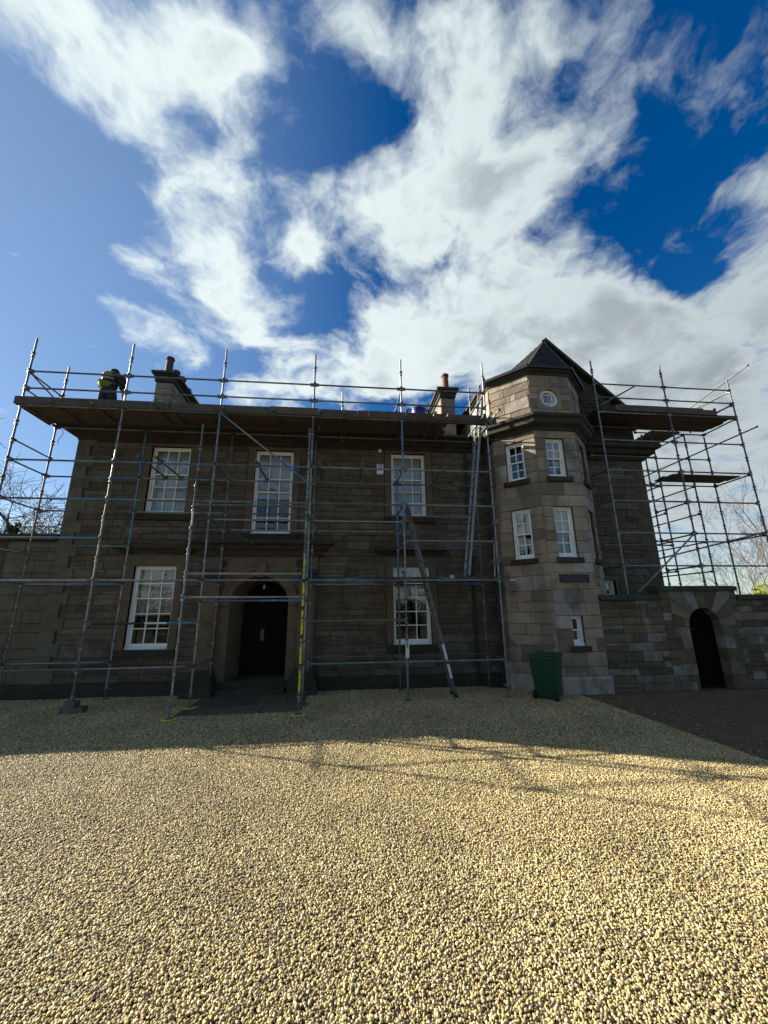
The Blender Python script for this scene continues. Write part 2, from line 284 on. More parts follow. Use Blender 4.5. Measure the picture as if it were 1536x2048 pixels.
# ------------------------------------------------------------------ helpers
def wloc(o):
    v = Vector((0, 0, 0))
    while o is not None: v += o.location; o = o.parent
    return v
def tag(o, label, cat, group=None, kind=None):
    o['label'] = label; o['category'] = cat
    if group: o['group'] = group
    if kind: o['kind'] = kind
    return o
def empty(name, loc, label, cat, group=None):
    o = bpy.data.objects.new(name, None); C.objects.link(o); o.location = loc; o.empty_display_size = .2
    return tag(o, label, cat, group)
class MB:
    """collects shapes in world coordinates; build() links them as one mesh object under its parent"""
    def __init__(s): s.v = []; s.f = []; s.m = []; s.r = []; s.rv = 0.
    def add(s, vs, fs, mi=0):
        b = len(s.v); s.v += [tuple(x) for x in vs]
        for f in fs: s.f.append([b + i for i in f]); s.m.append(mi); s.r.append(s.rv)
        return s
    def box(s, x0, x1, y0, y1, z0, z1, mi=0):
        return s.add([(x0, y0, z0), (x1, y0, z0), (x1, y1, z0), (x0, y1, z0), (x0, y0, z1), (x1, y0, z1), (x1, y1, z1), (x0, y1, z1)],
                     [(0, 3, 2, 1), (4, 5, 6, 7), (0, 1, 5, 4), (1, 2, 6, 5), (2, 3, 7, 6), (3, 0, 4, 7)], mi)
    def fbox(s, fr, u0, u1, d0, d1, z0, z1, mi=0):
        """box in a wall frame: fr = (origin, along, outward); d is measured outward"""
        o, a, n = fr; pts = []
        for z in (z0, z1):
            for (u, d) in ((u0, d1), (u1, d1), (u1, d0), (u0, d0)):
                pts.append((o[0] + a[0] * u + n[0] * d, o[1] + a[1] * u + n[1] * d, z))
        return s.add(pts, [(0, 3, 2, 1), (4, 5, 6, 7), (0, 1, 5, 4), (1, 2, 6, 5), (2, 3, 7, 6), (3, 0, 4, 7)], mi)
    def obox(s, c, ax, ay, az, mi=0):
        c = Vector(c); ax, ay, az = Vector(ax), Vector(ay), Vector(az); p = []
        for k in (-1, 1):
            for (i, j) in ((-1, -1), (1, -1), (1, 1), (-1, 1)): p.append(c + ax * i + ay * j + az * k)
        return s.add(p, [(0, 3, 2, 1), (4, 5, 6, 7), (0, 1, 5, 4), (1, 2, 6, 5), (2, 3, 7, 6), (3, 0, 4, 7)], mi)
    def tube(s, p0, p1, r, n=10, mi=0, r1=None, caps=True, segs=None):
        p0, p1 = Vector(p0), Vector(p1); d = (p1 - p0).normalized()
        a = d.orthogonal().normalized() if abs(d.z) < .99 else Vector((1, 0, 0)); b = d.cross(a).normalized(); a = b.cross(d)
        r1 = r if r1 is None else r1; segs = segs or [(1., mi)]; t0 = 0.; rings = [(0., None)] + [(t, k) for t, k in segs]
        vs = []
        for t, _ in rings:
            c = p0.lerp(p1, t); rr = r + (r1 - r) * t
            vs += [c + (a * math.cos(2 * math.pi * i / n) + b * math.sin(2 * math.pi * i / n)) * rr for i in range(n)]
        base = len(s.v); s.v += [tuple(x) for x in vs]
        for k in range(1, len(rings)):
            for i in range(n):
                j = (i + 1) % n
                s.f.append([base + (k - 1) * n + i, base + (k - 1) * n + j, base + k * n + j, base + k * n + i]); s.m.append(rings[k][1]); s.r.append(s.rv)
        if caps:
            s.f.append([base + i for i in reversed(range(n))]); s.m.append(rings[1][1]); s.r.append(s.rv)
            s.f.append([base + (len(rings) - 1) * n + i for i in range(n)]); s.m.append(rings[-1][1]); s.r.append(s.rv)
        return s
    def lathe(s, cx, cy, prof, n=16, mi=0):
        vs = []; fs = []
        for (r, z) in prof: vs += [(cx + r * math.cos(2 * math.pi * i / n), cy + r * math.sin(2 * math.pi * i / n), z) for i in range(n)]
        for k in range(len(prof) - 1):
            for i in range(n): j = (i + 1) % n; fs.append((k * n + i, k * n + j, (k + 1) * n + j, (k + 1) * n + i))
        fs.append(tuple(reversed(range(n)))); fs.append(tuple((len(prof) - 1) * n + i for i in range(n)))
        return s.add(vs, fs, mi)
    def prism(s, poly, d0, d1, fr=None, mi=0):
        """poly of (u, z) in wall frame, extruded from outward d0 to d1"""
        fr = fr or ((0, 11.5), (1, 0), (0, -1)); o, a, n = fr; k = len(poly); vs = []
        for d in (d1, d0): vs += [(o[0] + a[0] * u + n[0] * d, o[1] + a[1] * u + n[1] * d, z) for u, z in poly]
        fs = [tuple(range(k)), tuple(reversed(range(k, 2 * k)))] + [(i, i + k, (i + 1) % k + k, (i + 1) % k) for i in range(k)]
        return s.add(vs, fs, mi)
    def sweep(s, prof, path, mi=0):
        """prof (out, z) swept along an xy path; out is measured to the right of the travel"""
        P = [Vector((x, y)) for x, y in path]; n = len(P); offs = []
        for i in range(n):
            d0 = (P[i] - P[i - 1]).normalized() if i else None; d1 = (P[i + 1] - P[i]).normalized() if i < n - 1 else None
            if d0 is None: nn = Vector((d1.y, -d1.x)); k = 1
            elif d1 is None: nn = Vector((d0.y, -d0.x)); k = 1
            else:
                a, b = Vector((d0.y, -d0.x)), Vector((d1.y, -d1.x)); nn = (a + b).normalized(); k = 1 / max(.3, nn.dot(a))
            offs.append(nn * k)
        m = len(prof); vs = []
        for i in range(n): vs += [(P[i].x + offs[i].x * o, P[i].y + offs[i].y * o, z) for o, z in prof]
        fs = []
        for i in range(n - 1):
            for j in range(m): q = (j + 1) % m; fs.append((i * m + j, i * m + q, (i + 1) * m + q, (i + 1) * m + j))
        fs.append(tuple(range(m))); fs.append(tuple((n - 1) * m + j for j in reversed(range(m))))
        return s.add(vs, fs, mi)
    def build(s, name, mats, parent=None, smooth=False, rnd=False):
        me = bpy.data.meshes.new(name); off = wloc(parent) if parent else Vector((0, 0, 0))
        me.from_pydata([(x - off.x, y - off.y, z - off.z) for x, y, z in s.v], [], s.f)
        mats = mats if isinstance(mats, (list, tuple)) else [mats]
        for k in mats: me.materials.append(M[k] if isinstance(k, str) else k)
        me.polygons.foreach_set('material_index', s.m)
        if rnd:
            a = me.attributes.new('rnd', 'FLOAT', 'FACE'); a.data.foreach_set('value', s.r)
        import bmesh
        bm = bmesh.new(); bm.from_mesh(me); bmesh.ops.recalc_face_normals(bm, faces=bm.faces); bm.to_mesh(me); bm.free()
        if smooth:
            me.polygons.foreach_set('use_smooth', [True] * len(me.polygons))
            if smooth != 'all':
                try: me.set_sharp_from_angle(angle=rad(40))
                except Exception: pass
        o = bpy.data.objects.new(name, me); C.objects.link(o)
        if parent: o.parent = parent
        return o
def struct(o): o['kind'] = 'structure'; return o
def stuff(o): o['kind'] = 'stuff'; return o

# ------------------------------------------------------------------ ground
mb = MB(); mb.add([(-600, -600, -.014), (600, -600, -.014), (600, 900, -.014), (-600, 900, -.014)], [(0, 1, 2, 3)])
M['ground'] = mat('packed_gravel_bed', (.06, .048, .03), .95, noise=(.35, .33, .3), bump=1, scale=26, stain=(40, .48, .62, (.20, .165, .095)))
g = struct(mb.build('ground', 'ground')); tag(g, 'gravelled open yard in front of the stone house', 'ground', kind='structure')

# ------------------------------------------------------------------ stone walls
UNIT = {}
def unit_stone(mk, v, deep=.06):
    """a squared stone of unit width and height with a slightly uneven face and worn arrises"""
    key = (mk, v)
    if key in UNIT: return UNIT[key]
    rr = random.Random(v * 31 + 5); nx, nz = (4, 2); vs = []; fs = []
    ch = .02
    for k in range(nz + 1):
        for i in range(nx + 1):
            x = -.5 + i / nx; z = -.5 + k / nz; ed = i in (0, nx) or k in (0, nz)
            x2 = max(-.5 + ch * .7, min(.5 - ch * .7, x)) + (0 if ed else rr.uniform(-.06, .06)); z2 = max(-.5 + ch * 2, min(.5 - ch * 2, z)) + (0 if ed else rr.uniform(-.1, .1))
            vs.append((x2, -rr.uniform(.0, .007) - (0 if ed else rr.uniform(0, .006)), z2))
    w = nx + 1
    for k in range(nz):
        for i in range(nx): fs.append((k * w + i, k * w + i + 1, (k + 1) * w + i + 1, (k + 1) * w + i))
    rim = [i for i in range(w)] + [k * w + nx for k in range(1, nz + 1)] + [nz * w + i for i in range(nx - 1, -1, -1)] + [k * w for k in range(nz - 1, 0, -1)]
    b1 = len(vs)
    for i in rim:
        x = -.5 + (i % w) / nx; z = -.5 + (i // w) / nz; vs.append((x, .012, z))
    b2 = len(vs)
    for i in rim:
        x = -.5 + (i % w) / nx; z = -.5 + (i // w) / nz; vs.append((x, deep, z))
    n = len(rim)
    for j in range(n):
        q = (j + 1) % n; fs.append((rim[j], b1 + j, b1 + q, rim[q])); fs.append((b1 + j, b2 + j, b2 + q, b1 + q))
    me = bpy.data.meshes.new('stone'); me.from_pydata(vs, [], fs); me.materials.append(M[mk])
    import bmesh
    bm = bmesh.new(); bm.from_mesh(me); bmesh.ops.recalc_face_normals(bm, faces=bm.faces); bm.to_mesh(me); bm.free()
    c = sum((p.normal.y for p in me.polygons[:nx * nz]))
    if c > 0: me.flip_normals()
    UNIT[key] = me; return me
STONES = []
def lay(owner, fr, u0, u1, z0, z1, opens, course, lens, mk, joint=.009, proud=.004, seed=1, pr=1.0):
    """lay courses of squared stones over a wall face, leaving the openings free"""
    rr = random.Random(seed); zs = sorted({z0, z1} | {z for o in opens for z in (o[2], o[3]) if z0 < z < z1})
    bands = []
    for a, b in zip(zs[:-1], zs[1:]):
        if b - a < .05:
            continue
        n = max(1, round((b - a) / course)); w = [rr.uniform(.66, 1.34) for _ in range(n)]; t = sum(w); z = a
        for q in w: bands.append((z, z + (b - a) * q / t)); z += (b - a) * q / t
    for (a, b) in bands:
        mid = (a + b) / 2; iv = [(u0, u1)]
        for o in opens:
            if o[2] < mid < o[3]:
                nv = []
                for s, e in iv:
                    if o[1] <= s or o[0] >= e: nv.append((s, e)); continue
                    if o[0] > s: nv.append((s, o[0]))
                    if o[1] < e: nv.append((o[1], e))
                iv = nv
        for s, e in iv:
            if e - s < .03: continue
            u = s
            while u < e - .001:
                w = rr.uniform(*lens)
                if e - u - w < lens[0] * .6: w = e - u
                w = min(w, e - u)
                cut = [(a, b)]
                if mk in ('stone', 'garden', 'dark_stone') and b - a > .19 and rr.random() < .22: zc = a + (b - a) * rr.uniform(.4, .6); cut = [(a, zc), (zc, b)]   # snecked pair
                for (a2, b2) in cut: STONES.append((owner, fr, u + joint / 2, u + w - joint / 2, a2 + joint / 2, b2 - joint / 2, mk, proud + rr.uniform(0, .008), rr.random(), pr))
                u += w
def place_stones(limit=300):
    """the stones that show largest become pieces; the others are joined per wall"""
    byroot = {}
    for s in STONES:
        r = s[0]
        while r.parent: r = r.parent
        byroot.setdefault(r.name, []).append(s)
    for lst in byroot.values():
        def score(s):
            c = s[1][0]; d = math.hypot(c[0] + s[1][1][0] * (s[2] + s[3]) / 2, c[1] + s[1][1][1] * (s[2] + s[3]) / 2, (s[4] + s[5]) / 2 - 2.1)
            return -(s[3] - s[2]) * (s[5] - s[4]) / d ** 2 * s[9]
        lst.sort(key=score); rest = {}
        for i, (ow, (o, a, n), u0, u1, z0, z1, mk, pr, rv, _) in enumerate(lst):
            u = (u0 + u1) / 2; c = Vector((o[0] + a[0] * u + n[0] * pr, o[1] + a[1] * u + n[1] * pr, (z0 + z1) / 2))
            me = unit_stone(mk, int(rv * 977) % 6); ang = math.atan2(a[1], a[0])
            if i < limit:
                ob = bpy.data.objects.new('stone', me); C.objects.link(ob); ob.parent = ow; ob.location = c - wloc(ow); ob.rotation_euler = (0, 0, ang); ob.scale = (u1 - u0, 1, z1 - z0)
            else:
                T = Matrix.Translation(c) @ Matrix.Rotation(ang, 4, 'Z') @ Matrix.Diagonal((u1 - u0, 1, z1 - z0, 1))
                m2 = rest.setdefault((ow.name, mk), (ow, MB())); m2[1].rv = rv
                m2[1].add([T @ v.co for v in me.vertices], [tuple(p.vertices) for p in me.polygons])
        for (on, mk), (ow, m2) in rest.items(): stuff(m2.build('stone_courses', mk, ow, rnd=True))
def core(m, fr, u0, u1, z0, z1, opens, th=.4, back=.010, mi=0):
    """wall body behind the face stones, with its openings left out"""
    us = sorted({u0, u1} | {u for o in opens for u in (o[0], o[1]) if u0 < u < u1}); zs = sorted({z0, z1} | {z for o in opens for z in (o[2], o[3]) if z0 < z < z1})
    for a, b in zip(us[:-1], us[1:]):
        run = None
        for c, d in zip(zs[:-1], zs[1:]):
            hole = any(o[0] < (a + b) / 2 < o[1] and o[2] < (c + d) / 2 < o[3] for o in opens)
            if hole:
                if run: m.fbox(fr, a, b, -th, -back, run[0], run[1], mi); run = None
            else: run = (run[0], d) if run else (c, d)
        if run: m.fbox(fr, a, b, -th, -back, run[0], run[1], mi)

house = empty('stone_house', (-1.5, 11.5, 0), 'two storey brown sandstone house with octagonal corner turret, wrapped in scaffolding', 'house')
FF = ((0, 11.5), (1, 0), (0, -1))

# --- windows
PANE = None
def window(fr, u0, u1, z0, z1, cols, top_rows, bot_rows, blind=.5, setback=.1, parent=None, curtain=False, lit=0., name='window'):
    """sash window: box frame > upper and lower sash, panes, blind, dim room behind"""
    global PANE
    o, a, n = fr; F = ((o[0], o[1]), a, n); m = MB(); s = setback; W = u1 - u0
    fw = .055
    m.fbox(F, u0, u0 + fw, -s - .13, -s, z0 + .06, z1); m.fbox(F, u1 - fw, u1, -s - .13, -s, z0 + .06, z1)
    m.fbox(F, u0 + fw, u1 - fw, -s - .13, -s - .002, z1 - .05, z1)
    m.fbox(F, u0 - .012, u1 + .012, -s - .14, -s + .035, z0, z0 + .06)
    win = m.build(name, 'white', parent)
    ze = z0 + .06 + (z1 - .05 - z0 - .06) * bot_rows / (top_rows + bot_rows)
    if PANE is None:
        q = MB(); q.box(-.5, .5, -.002, .002, -.5, .5); PANE = q.build('pane', 'glass').data
        for ob in [ob for ob in C.objects if ob.data == PANE]: bpy.data.objects.remove(ob)
    ang = math.atan2(a[1], a[0])
    for (b0, b1, rows, d) in ((ze - .012, z1 - .05, top_rows, -s - .045), (z0 + .06, ze + .022, bot_rows, -s - .095)):
        q = MB(); x0, x1 = u0 + fw, u1 - fw; st = .04; bar = .0135
        low = b0 < z0 + .1
        q.fbox(F, x0, x0 + st, d - .038, d, b0, b1); q.fbox(F, x1 - st, x1, d - .038, d, b0, b1)
        rb = .085 if low else .036; rt = .034 if low else .042
        q.fbox(F, x0 + st, x1 - st, d - .038, d - .002, b0, b0 + rb); q.fbox(F, x0 + st, x1 - st, d - .038, d - .002, b1 - rt, b1)
        gx = [x0 + st + (x1 - x0 - 2 * st) * i / cols for i in range(cols + 1)]; gz = [b0 + rb + (b1 - rt - b0 - rb) * i / rows for i in range(rows + 1)]
        for x in gx[1:-1]: q.fbox(F, x - bar, x + bar, d - .034, d - .004, b0 + rb, b1 - rt)
        for z in gz[1:-1]: q.fbox(F, x0 + st, x1 - st, d - .032, d - .006, z - bar, z + bar)
        q.build('sash', 'white', win)
        for i in range(cols):
            for k in range(rows):
                cu, cz = (gx[i] + gx[i + 1]) / 2, (gz[k] + gz[k + 1]) / 2; dd = d - .02
                ob = bpy.data.objects.new('pane', PANE); C.objects.link(ob); ob.parent = win
                ob.location = Vector((o[0] + a[0] * cu + n[0] * dd, o[1] + a[1] * cu + n[1] * dd, cz)) - wloc(win)
                ob.rotation_euler = (rad(random.uniform(-.5, .5)), rad(0), ang + rad(random.uniform(-.5, .5))); ob.scale = (gx[i + 1] - gx[i], 1, gz[k + 1] - gz[k])
    d = -s - .16
    if blind > 0:
        q = MB(); zb = z1 - .05 - (z1 - z0 - .1) * blind; nn = 8
        for i in range(nn):
            ua, ub = u0 + .03 + (W - .06) * i / nn, u0 + .03 + (W - .06) * (i + 1) / nn; dz = .012 * math.sin(i * 2.1) if curtain else 0
            q.fbox(F, ua, ub, d - .02 + dz, d - .006 + dz, zb, z1)
        q.fbox(F, u0 + .03, u1 - .03, d - .016, d + .004, zb - .025, zb + .003)
        q.build('curtain' if curtain else 'blind', 'curtain' if curtain else 'blind', win)
    q = MB(); r0 = -s - .15; r1 = r0 - 1.3; e = .25
    q.fbox(F, u0 - e, u1 + e, r1 - .03, r1, z0 - e, z1 + e); q.fbox(F, u0 - e, u0 - e + .03, r1, r0 - .2, z0 - e, z1 + e); q.fbox(F, u1 + e - .03, u1 + e, r1, r0 - .2, z0 - e, z1 + e)
    q.fbox(F, u0 - e, u1 + e, r1, r0 - .2, z0 - e - .03, z0 - e); q.fbox(F, u0 - e, u1 + e, r1, r0 - .2, z1 + e, z1 + e + .03)
    if lit: q.fbox(F, u0 + .05, u1 - .2, r0 - .5, r0 - .46, z0 + .12, z0 + .5)
    q.build('room_lining', 'room', win)
    return win
def surround(fr, u0, u1, z0, z1, lintel=.28, jamb=.2, sill=.16, mk='dressed', parent=None, pr=.022):
    """dressed stone margin: lintel, two jambs, projecting sill"""
    m = MB(); m.fbox(fr, u0 - jamb - .02, u1 + jamb + .02, -.1, pr, z1, z1 + lintel); m.build('lintel', mk, parent)
    for (a, b) in ((u0 - jamb, u0), (u1, u1 + jamb)):
        m = MB(); m.fbox(fr, a, b, -.1, pr - .004, z0, z1 - .004); m.build('jamb_stone', mk, parent)
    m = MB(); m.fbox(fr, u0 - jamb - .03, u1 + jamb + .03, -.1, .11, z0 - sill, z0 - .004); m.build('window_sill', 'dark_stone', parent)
def opening(u0, u1, z0, z1, lintel=.28, jamb=.2, sill=.16): return [(u0 - jamb - .025, u1 + jamb + .025, z0 - sill - .004, z1 + lintel + .004)]

WINS = {'UL': (-5.83, -4.70, 4.88, 7.0, 3, 2, 3), 'UM': (-2.78, -1.62, 4.32, 6.98, 3, 3, 3), 'UR': (1.44, 2.55, 4.89, 7.01, 3, 2, 3),
        'LL': (-5.84, -4.71, 1.14, 3.38, 3, 2, 3), 'LR': (1.45, 2.57, 1.14, 3.36, 3, 2, 3)}
holes = [(w[0], w[1], w[2], w[3]) for w in WINS.values()] + [(-3.98, -.76, -.1, 3.84)]
sopen = []
for k, w in WINS.items():
    up = k[0] == 'U'
    sopen += opening(w[0], w[1], w[2], w[3], .10 if up else .30, .2, .18)
sopen.append((-3.98, -.76, 0, 4.12))
m = MB(); core(m, FF, -7.88, 4.63, 0, 7.14, holes, .45); core(m, FF, -7.88, 4.63, 7.14, 7.4, [], .45)
m.box(-7.88, -7.45, 11.96, 19.5, 0, 7.4); m.box(-7.45, 4.6, 19.1, 19.5, 0, 7.4)
front = m.build('front_wall', 'mortar', house)
lay(front, FF, -7.88 + .36, 4.60, .34, 7.12, sopen + [(-7.88, -7.3, 0, 0)], .205, (.36, .95), 'stone', joint=.006, seed=3, pr=.8)
# raised quoins at the left corner
z = .34; i = 0
while z < 7.05:
    h = .33; w = .52 if i % 2 == 0 else .36
    m = MB(); m.fbox(FF, -7.93, -7.93 + w, -.3 if i % 2 else -.5, .035, z + .004, min(7.12, z + h - .004)); m.build('quoin', 'stone_left', house); z += h; i += 1
# base course of long dressed blocks
u = -7.95; rb = random.Random(4)
while u < 4.6:
    w = rb.uniform(.9, 1.5); e = min(u + w, 4.62)
    if not (u > -4.1 and u < -.8):
        if u < -4.1 < e: e = -3.99
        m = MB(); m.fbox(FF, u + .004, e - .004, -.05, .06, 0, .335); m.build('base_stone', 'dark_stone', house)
        u = e
    else: u = -.75
for k, w in WINS.items():
    up = k[0] == 'U'
    surround(FF, w[0], w[1], w[2], w[3], .10 if up else .30, .2, .18, parent=house)
    window(FF, *w, blind={'UL': 1.0, 'UM': .56, 'UR': 1.0, 'LL': .60, 'LR': .42}[k], parent=house, curtain=(k == 'LL'), lit=(k == 'LL'))
    if not up:   # hood moulding on the ground floor windows
        m = MB(); m.sweep([(0.0, w[3] + .36), (.06, w[3] + .36), (.10, w[3] + .42), (.20, w[3] + .46), (.22, w[3] + .56), (0.0, w[3] + .60)],
                          [(w[0] - .32, 11.5), (w[0] - .32, 11.42), (w[1] + .32, 11.42), (w[1] + .32, 11.5)]); m.build('hood_mould', 'dark_stone', house)

# main cornice and gutter
EAVE = [(-.1, 7.12), (.06, 7.12), (.08, 7.2), (.2, 7.24), (.23, 7.34), (.34, 7.37), (.36, 7.46), (-.1, 7.5)]
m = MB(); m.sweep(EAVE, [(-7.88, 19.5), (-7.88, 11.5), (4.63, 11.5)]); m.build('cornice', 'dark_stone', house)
m = MB(); m.sweep([(.36, 7.44), (.38, 7.40), (.44, 7.39), (.49, 7.43), (.50, 7.5), (.485, 7.5), (.46, 7.44), (.40, 7.44), (.37, 7.5)], [(-7.88, 19), (-7.88, 11.5), (4.63, 11.5)]); m.build('gutter', 'pipe', house)
# main roof, hipped at the left
m = MB(); m.add([(-8.3, 11.08, 7.49), (4.66, 11.08, 7.49), (4.66, 15.6, 9.75), (-5.2, 15.6, 9.75), (-8.3, 19.9, 7.49), (4.66, 19.9, 7.49)], [(0, 1, 2, 3), (0, 3, 4), (4, 3, 2, 5), (0, 4, 5, 1)])
m.build('main_roof', 'slate', house)
# wing to the left, lower
WF = ((0, 11.52), (1, 0), (0, -1))
m = MB(); m.box(-15.5, -7.9, 11.55, 15.5, 0, 4.08); m.box(-15.6, -7.9, 11.46, 11.9, 4.08, 4.22)
wing = m.build('wing_wall', 'mortar', house); lay(wing, WF, -9.2, -7.9, .34, 4.06, [], .30, (.4, .75), 'stone_left', joint=.006, seed=9, pr=.8)
m = MB(); m.fbox(WF, -12, -7.95, -.02, .05, 0, .335); m.build('base_stone', 'dark_stone', house)
m = MB(); m.fbox(WF, -15.7, -7.93, -.02, .12, 4.07, 4.16); m.fbox(WF, -15.7, -7.93, -.02, .16, 4.16, 4.24); m.build('wing_cornice', 'dark_stone', house)
m = MB(); m.add([(-15.7, 11.5, 4.24), (-7.9, 11.5, 4.24), (-7.9, 13.6, 4.6), (-15.7, 13.6, 4.6), (-7.9, 15.6, 4.24), (-15.7, 15.6, 4.24)], [(0, 1, 2, 3), (3, 2, 4, 5), (0, 3, 5), (1, 4, 2), (0, 5, 4, 1)]); m.build('wing_roof', 'slate', house)

# --- porch around the front door
def arc(cx, z0, r, n=14): return [(cx + r * math.cos(math.pi * i / n), z0 + r * math.sin(math.pi * i / n)) for i in range(n + 1)]   # right to left
DX, DR, DS = -2.355, .80, 2.28       # door arch centre, half width, springing
m = MB()
def archpanel(m, u0, u1, z0, z1, cx, r, zs, d0, d1, fr=FF, mi=0):
    A = arc(cx, zs, r); n = len(A) - 1
    m.fbox(fr, cx + r, u1, d0, d1, z0, zs, mi); m.fbox(fr, u0, cx - r, d0, d1, z0, zs, mi)
    out = []
    for (u, z) in A:
        du, dz = u - cx, z - zs; k = 1e9
        if du > 1e-6: k = min(k, (u1 - cx) / du)
        if du < -1e-6: k = min(k, (u0 - cx) / du)
        if dz > 1e-6: k = min(k, (z1 - zs) / dz)
        out.append((cx + du * k, zs + dz * k))
    for i in range(n):
        poly = [A[i], out[i]]
        for cnr in ((u1, z1), (u0, z1)):
            if (abs(out[i][0] - cnr[0]) < 1e-6 and abs(out[i + 1][1] - cnr[1]) < 1e-6 and out[i][1] < cnr[1] - 1e-6) or (abs(out[i][1] - cnr[1]) < 1e-6 and abs(out[i + 1][0] - cnr[0]) < 1e-6 and out[i + 1][1] < cnr[1] - 1e-6): poly.append(cnr)
        poly += [out[i + 1], A[i + 1]]; m.prism(poly, d0, d1, fr, mi)
archpanel(m, -3.98, -.76, 0, 3.86, DX, DR, DS, -.02, .06); m.build('door_surround', 'dressed', house)
m = MB()
A = arc(DX, DS, DR + .02); B = arc(DX, DS, DR + .20)
for i in range(len(A) - 1): m.prism([A[i], B[i], B[i + 1], A[i + 1]], .055, .105)
A2 = arc(DX, DS, DR + .20); B2 = arc(DX, DS, DR + .27)
for i in range(len(A) - 1): m.prism([A2[i], B2[i], B2[i + 1], A2[i + 1]], .055, .15)
m.build('arch_moulding', 'dressed', house, smooth=True)
m = MB(); m.prism([(DX - .10, DS + DR - .03), (DX + .10, DS + DR - .03), (DX + .15, DS + DR + .36), (DX - .15, DS + DR + .36)], .05, .19); m.build('keystone', 'dressed', house)
for (a, b) in ((-3.90, -3.46), (-1.26, -.82)):
    q = MB(); q.fbox(FF, a, b, .055, .2, .62, 2.95); pil = q.build('pilaster', 'dressed', house)
    q = MB(); q.fbox(FF, a - .05, b + .05, .055, .26, 2.95, 3.02); q.fbox(FF, a - .02, b + .02, .055, .22, 3.02, 3.16); q.fbox(FF, a - .07, b + .07, .055, .29, 3.16, 3.25); q.build('capital', 'dark_stone', pil)
    q = MB()
    for (e, z0, z1, d) in ((.16, 0, .30, .62), (.12, .30, .42, .54), (.09, .42, .5, .46), (.05, .5, .56, .38), (.03, .56, .62, .3)): q.fbox(FF, a - e, b + e, .05, d, z0, z1 - .002)
    q.build('pilaster_base', 'dark_stone', pil)
for x in (-3.42, -1.28):
    m = MB(); m.lathe(0, 0, [(0.001, 0), (.09, .0), (.12, .03), (.06, .055), (.001, .07)], 14); m.v = [(x + a, 11.44 - c, 3.44 + b) for a, b, c in m.v]; m.build('carved_boss', 'dark_stone', house, smooth=True)
m = MB(); m.sweep([(-.05, 3.66), (.10, 3.66), (.12, 3.80), (.2, 3.84), (.24, 3.94), (.38, 3.98), (.40, 4.08), (-.05, 4.14)], [(-4.02, 11.5), (-4.02, 11.44), (-.72, 11.44), (-.72, 11.5)]); m.build('porch_cornice', 'dark_stone', house)
# splayed reveal, fanlight, door and steps
m = MB(); A = arc(DX, DS, DR); A3 = [(DX + (u - DX) * .86, z if k in (0, len(A) - 1) else DS + (z - DS) * .86) for k, (u, z) in enumerate(A)]
pts = [(DX + DR, .3)] + A + [(DX - DR, .3)]; pin = [(DX + DR * .86, .3)] + A3 + [(DX - DR * .86, .3)]
for i in range(len(pts) - 1):
    (u0, z0), (u1, z1), (a0, b0), (a1, b1) = pts[i], pts[i + 1], pin[i], pin[i + 1]
    m.add([(u0, 11.52, z0), (u1, 11.52, z1), (a1, 12.55, b1), (a0, 12.55, b0), (u0 * 1 + (u0 - DX) * .25, 11.52, z0 + (z0 - DS) * .2), (u1 + (u1 - DX) * .25, 11.52, z1 + (z1 - DS) * .2), (a1 + (a1 - DX) * .4, 12.55, b1 + .1), (a0 + (a0 - DX) * .4, 12.55, b0 + .1)],
          [(0, 1, 2, 3), (0, 3, 7, 4), (1, 5, 6, 2)])
m.build('door_reveal', 'dressed', house)
m = MB(); m.box(-3.6, -1.1, 12.60, 12.7, 0, 3.3); m.build('porch_back', 'dark_stone', house)
q = MB(); q.box(-3.02, -1.69, 12.5, 12.59, .3, 2.42); door = q.build('front_door', 'door', house)
for (x0, x1) in ((-2.92, -2.42), (-2.29, -1.79)):
    for (z0, z1) in ((.45, 1.05), (1.2, 2.3)): q = MB(); q.box(x0, x1, 12.486, 12.502, z0, z1); q.build('door_panel', 'door', door)
q = MB(); q.box(-2.47, -2.37, 12.46, 12.5, 1.26, 1.60); q.build('pull_plate', 'brass', door)
q = MB(); q.box(-3.02, -1.69, 12.52, 12.58, 2.43, 2.50); q.box(-2.37, -2.34, 12.53, 12.58, 2.5, 2.95); q.build('fanlight_frame', 'door', door)
q = MB(); q.box(-3.02, -1.69, 12.585, 12.592, 2.5, 2.97); q.build('tympanum_panel', 'timber_dark', door)
m = MB(); m.box(-3.2, -1.5, 10.98, 11.4, 0, .15); m.build('door_step', 'dark_stone', house)
m = MB(); m.box(-3.25, -1.45, 11.4, 12.6, 0, .30); m.build('door_step', 'dark_stone', house)

# --- corner turret
TP = [(4.63, 10.9), (5.54, 10.0), (6.82, 10.0), (7.73, 10.9)]
def frame(p, q):
    d = Vector((q[0] - p[0], q[1] - p[1])); L = d.length; d /= L
    return ((p[0], p[1]), (d.x, d.y), (d.y, -d.x)), L
FS, LS = frame((4.63, 11.5), (4.63, 10.9)); FL, LL = frame(TP[0], TP[1]); FC, LC = frame(TP[1], TP[2]); FR, LR = frame(TP[2], TP[3]); FE, LE = frame((7.73, 10.9), (7.73, 11.5))
tw = MB()
tws = {'L': (FL, LL, [(.36, .92, 5.80, 7.02, 2), (.36, .92, 3.47, 4.92, 2)]),
       'C': (FC, LC, [(.33, .90, 5.80, 7.02, 2), (.33, .90, 3.47, 4.92, 2), (.44, .77, 1.16, 1.92, 1)]),
       'R': (FR, LR, [(.36, .92, 5.80, 7.02, 2), (.36, .92, 3.47, 4.92, 2)])}
RZ, RR, RU = 8.36, .30, .62          # round window on the front facet
tplan = []
